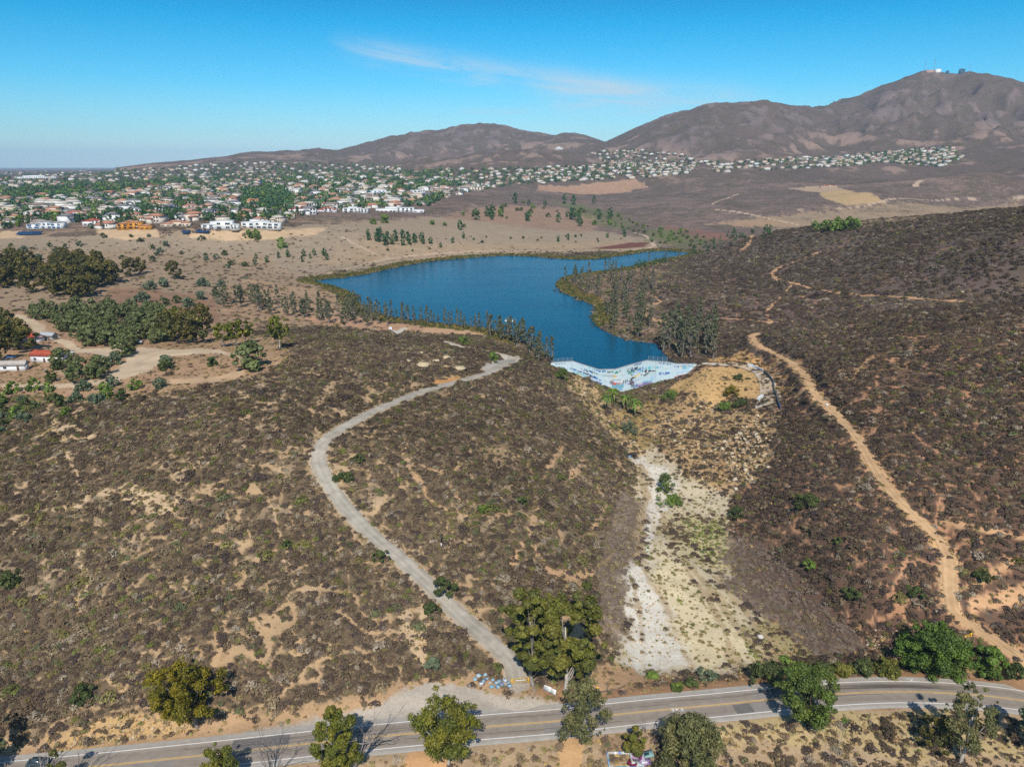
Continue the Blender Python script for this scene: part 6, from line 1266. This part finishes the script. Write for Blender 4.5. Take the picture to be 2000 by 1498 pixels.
# lake-shore bits
def toilet(o):
    m = MB(); m.box(-.9, .9, -.9, .9, -.2, 2.2, WHT); m.build("cabin", M_PAINT, o); m = MB(); m.box(-1, 1, -1, 1, 2.204, 2.45, WHT); m.build("roof", M_PAINT, o); m = MB(); m.box(-.4, .4, -.94, -.9, 0, 1.9, c8(190, 190, 188)); m.build("door", M_PAINT, o)
thing_box("portable_toilet", "small white portable toilet at the end of the shore path", "toilet", (763, 646), toilet)
fd = plane_pick([(997, 627)], LAKE_Z)[0]; o = tag(link("floating_dock", None, loc=(fd[0], fd[1], LAKE_Z)), "small white floating platform on the lake near the shore trees", "dock"); m = MB(); m.box(-4, 4, -1.5, 1.5, -.2, .5, WHT); m.build("deck", M_PAINT, o); m = MB()
for x in (-3.9, 3.9):
    for y in (-1.4, 1.4): m.tube([(x, y, .5), (x, y, 1.4)], .06, 5, c8(190, 190, 190))
m.tube([(-3.9, 1.4, 1.4), (3.9, 1.4, 1.4)], .06, 5, c8(190, 190, 190)); m.build("railing", M_METAL, o)
def person(label, bx, by, shirt, legs, pose=0):
    """a standing walker: one skinned body, clothes and hair as children"""
    P = ground_at(bx, by); o = tag(link("person", None, loc=P, rz=pose), label, "person"); skin = c8(196, 150, 124)
    def skn(nm, V_, E_, R_, col, root=0):
        me = bpy.data.meshes.new(nm); me.from_pydata(V_, E_, []); ob = link(nm, me, o); md = ob.modifiers.new("skin", 'SKIN'); ob.modifiers.new("sub", 'SUBSURF').levels = 1; ob.modifiers["sub"].render_levels = 1
        for i, r_ in enumerate(R_): me.skin_vertices[0].data[i].radius = (r_, r_); me.skin_vertices[0].data[i].use_root = (i == root)
        mm, nt, b = new_mat(nm + "_cloth"); b.inputs["Base Color"].default_value = (*col, 1); b.inputs["Roughness"].default_value = .85; me.materials.append(mm); return ob
    def sk(nm, V_, E_, R_, col):
        me = bpy.data.meshes.new(nm); me.from_pydata(V_, E_, []); me.update(); ob = bpy.data.objects.new(nm, me); COL.objects.link(ob); ob.parent = o; ob.modifiers.new("skin", 'SKIN'); bpy.context.view_layer.objects.active = ob
        if not me.skin_vertices: bpy.context.view_layer.update()
        if me.skin_vertices:
            for i, r_ in enumerate(R_): me.skin_vertices[0].data[i].radius = (r_, r_)
            me.skin_vertices[0].data[0].use_root = True
        sb = ob.modifiers.new("sub", 'SUBSURF'); sb.levels = sb.render_levels = 1; mm, nt, b = new_mat(nm + "_cloth"); b.inputs["Base Color"].default_value = (*col, 1); b.inputs["Roughness"].default_value = .85; me.materials.append(mm); return ob
    sk("body", [(0, 0, .92), (0, 0, 1.2), (0, 0, 1.42), (0, 0, 1.52), (0, -.02, 1.66), (-.1, 0, .85), (-.12, .05, .48), (-.12, .12, .06), (-.12, -.06, .03), (.1, 0, .85), (.12, -.08, .48), (.12, -.12, .06), (.12, -.28, .03), (-.2, 0, 1.4), (-.26, .05, 1.12), (-.24, -.06, .88), (.2, 0, 1.4), (.26, .02, 1.12), (.24, -.14, .9)], [(0, 1), (1, 2), (2, 3), (3, 4), (0, 5), (5, 6), (6, 7), (7, 8), (0, 9), (9, 10), (10, 11), (11, 12), (2, 13), (13, 14), (14, 15), (2, 16), (16, 17), (17, 18)], [.14, .15, .13, .06, .11, .1, .07, .05, .04, .1, .07, .05, .04, .07, .05, .04, .07, .05, .04], skin)
    sk("shirt", [(0, 0, .95), (0, 0, 1.2), (0, 0, 1.43), (-.21, 0, 1.4), (-.26, .04, 1.18), (.21, 0, 1.4), (.26, .01, 1.18)], [(0, 1), (1, 2), (2, 3), (3, 4), (2, 5), (5, 6)], [.17, .18, .15, .09, .075, .09, .075], shirt)
    sk("trousers", [(0, 0, .95), (-.1, 0, .85), (-.12, .05, .48), (-.12, .12, .12), (.1, 0, .85), (.12, -.08, .48), (.12, -.12, .12)], [(0, 1), (1, 2), (2, 3), (0, 4), (4, 5), (5, 6)], [.16, .12, .09, .07, .12, .09, .07], legs)
    sk("hair", [(0, .01, 1.7), (0, .03, 1.76)], [(0, 1)], [.115, .09], c8(60, 46, 40)); return o
person("person in a dark red top standing at the creek bend", 1239, 885, c8(150, 50, 60), c8(60, 60, 74), .4); person("person in dark clothes beside the walker in red at the creek bend", 1243, 887, c8(70, 66, 80), c8(70, 66, 66), -.5)
pb = ground_at(1230, 893); m = MB(); s = stone(90); m.add(np.vstack(s.v) * .8, np.vstack(s.q), np.vstack(s.t), c8(120, 170, 216)); tag(m.build("painted_boulder", M_SPRAY, loc=pb + [0, 0, .3]), "single blue painted boulder at the creek bend below the gorge", "boulder")
pb = ground_at(1615, 792); m = MB(); m.add(np.vstack(s.v) * .9, np.vstack(s.q), np.vstack(s.t), c8(228, 224, 216)); tag(m.build("white_boulder", M_ROCK, loc=pb + [0, 0, .3]), "white boulder at the left edge of the dirt trail", "boulder")
pb = ground_at(1485, 1245); m = MB(); m.add(np.vstack(s.v) * 1.1, np.vstack(s.q), np.vstack(s.t), c8(214, 206, 196)); tag(m.build("pale_boulder", M_ROCK, loc=pb + [0, 0, .3]), "pale boulder at the edge of the sandy wash", "boulder")
for i, (x, y, s_, lb) in enumerate(((826, 716, 3.2, "big pale boulder left of two on the crest above the gravel road"), (898, 722, 2.6, "flat pale boulder on the crest nearest the gravel road"), (873, 700, 2.0, "pale boulder cluster stone at the crest's right"), (853, 706, 1.7, "low tan boulder between the crest boulders"), (797, 706, 1.2, "small white boulder on the crest left of the big one"), (823, 690, 1.1, "small pale boulder highest on the crest"))):
    pb = ground_at(x, y); st = stone(40 + i); m = MB(); m.add(np.vstack(st.v) * s_ * [1.2, 1, .75], np.vstack(st.q), np.vstack(st.t), c8(204, 184, 150)); tag(m.build("pale_boulder", M_ROCK, loc=pb + [0, 0, .2 * s_]), lb, "boulder", "pale boulders on the crest")
P = ground_at(225, 532); o = tag(link("utility_pole", None, loc=P), "wooden utility pole at the right edge of the dark grove", "pole"); m = MB(); m.tube([(0, 0, -.5), (0, 0, 12)], [.2, .14], 7, c8(186, 170, 140)); m.build("pole", M_BARK, o); m = MB(); m.box(-1.2, 1.2, -.08, .08, 10.8, 11, c8(186, 170, 140)); m.build("crossarm", M_BARK, o)
# terrace walls and panels below the houses
def panel(label, bx, by, wpx, dm, rz=0, col=c8(44, 66, 100)):
    P = ground_at(bx, by); wm = wpx / px_per_m(P); o = tag(link("solar_array", None, loc=P, rz=rz), label, "solar panels"); m = MB(); v = [(-wm / 2, -dm / 2, .8), (wm / 2, -dm / 2, .8), (wm / 2, dm / 2, 3.6), (-wm / 2, dm / 2, 3.6)]; v += [(a, b, c - .15) for a, b, c in v]; m.add(v, [[0, 1, 2, 3], [7, 6, 5, 4], [0, 4, 5, 1], [2, 6, 7, 3], [1, 5, 6, 2], [3, 7, 4, 0]], col=col); m.build("panel", M_GLASS, o); m = MB()
    for k in range(4): x = -wm / 2 + wm * (k + .5) / 4; m.tube([(x, 0, -.5), (x, 0, 2.1)], .1, 5, c8(150, 150, 150))
    m.build("leg", M_METAL, o)
panel("long dark blue solar array below the blue-trimmed villa", 58, 459, 46, 9, .08); panel("dark solar array below the left twin mansion", 396, 455, 26, 7); panel("tilted dark solar array left of the twin mansions", 364, 456, 14, 8, .3)
# masts and huts on the summit, water tower on the plain
for lb, px, h in (("thin lattice mast on the summit, leftmost", 1806, 52), ("tallest lattice mast on the summit", 1824, 60), ("slim mast on the summit right of the huts", 1838, 46), ("short mast on the far right of the summit", 1892, 40)):
    P = ground_at(px, 139.5 if px < 1850 else 143); o = tag(link("radio_mast", None, loc=P), lb, "radio mast", "masts on the summit"); m = MB(); gr_ = c8(150, 160, 175)
    for a in range(3): m.tube([(2.2 * math.cos(a * 2.1), 2.2 * math.sin(a * 2.1), -10), (.4 * math.cos(a * 2.1), .4 * math.sin(a * 2.1), h)], .35, 4, gr_)
    for z in np.linspace(2, h - 4, 8):
        r_ = 2.2 - 1.8 * (z + 10) / (h + 10); m.tube([(r_ * math.cos(a * 2.1), r_ * math.sin(a * 2.1), z) for a in (0, 1, 2, 0)], .2, 4, gr_, False)
    m.build("lattice", M_METAL, o)
for lb, px, wm, h, c in (("white hut on the mountain summit", 1832, 26, 14, WHT), ("long reddish building on the mountain summit", 1818, 50, 9, c8(190, 150, 130)), ("dark green hut block on the summit's right shoulder", 1878, 26, 22, c8(70, 100, 120)), ("small dark hut between the summit buildings", 1850, 10, 14, c8(70, 100, 120))):
    P = ground_at(px, 141 if px < 1845 else 144); o = tag(link("summit_hut", None, loc=P), lb, "hut", "buildings on the summit"); m = MB(); m.box(-wm / 2, wm / 2, -6, 6, -12, h * .8, c); m.build("wall", M_WALL, o); m = MB(); hip(m, -wm / 2, wm / 2, -6, 6, h * .8 + .01, h * .2, c * .85); m.build("roof", M_ROOF, o)
P = ground_at(173, 330); o = tag(link("water_tower", None, loc=P), "white water tower standing on the hazy plain at left", "water tower"); m = MB(); m.tube([(0, 0, -5), (0, 0, 40)], [7, 5], 10, WHT); m.build("stem", M_PAINT, o); m = MB(); m.tube([(0, 0, 40), (0, 0, 46), (0, 0, 56), (0, 0, 62)], [6, 17, 17, 6], 14, WHT); m.build("tank", M_PAINT, o)
# ------------------------------------------------------------------ the air
def haze():
    m = bpy.data.materials.new("haze"); m.use_nodes = True; nt = m.node_tree; nt.nodes.clear(); out = nt.nodes.new("ShaderNodeOutputMaterial"); pv = nt.nodes.new("ShaderNodeVolumePrincipled"); pv.inputs["Color"].default_value = HAZE_COL; pv.inputs["Density"].default_value = HAZE_D; pv.inputs["Anisotropy"].default_value = -.36
    nt.links.new(pv.outputs[0], out.inputs["Volume"]); z0 = float(Zm.min()) - 1; z1 = 720; s = 31000
    me = bpy.data.meshes.new("haze"); b = MB(); b.box(-s, s, -s, s, z0, z1); o = link("haze", b.data("haze", m)); tag(o, "thin blue haze filling the whole valley", kind="stuff")
HAZE_COL = (.5, .74, 1, 1); HAZE_D = 4.2e-5
haze()
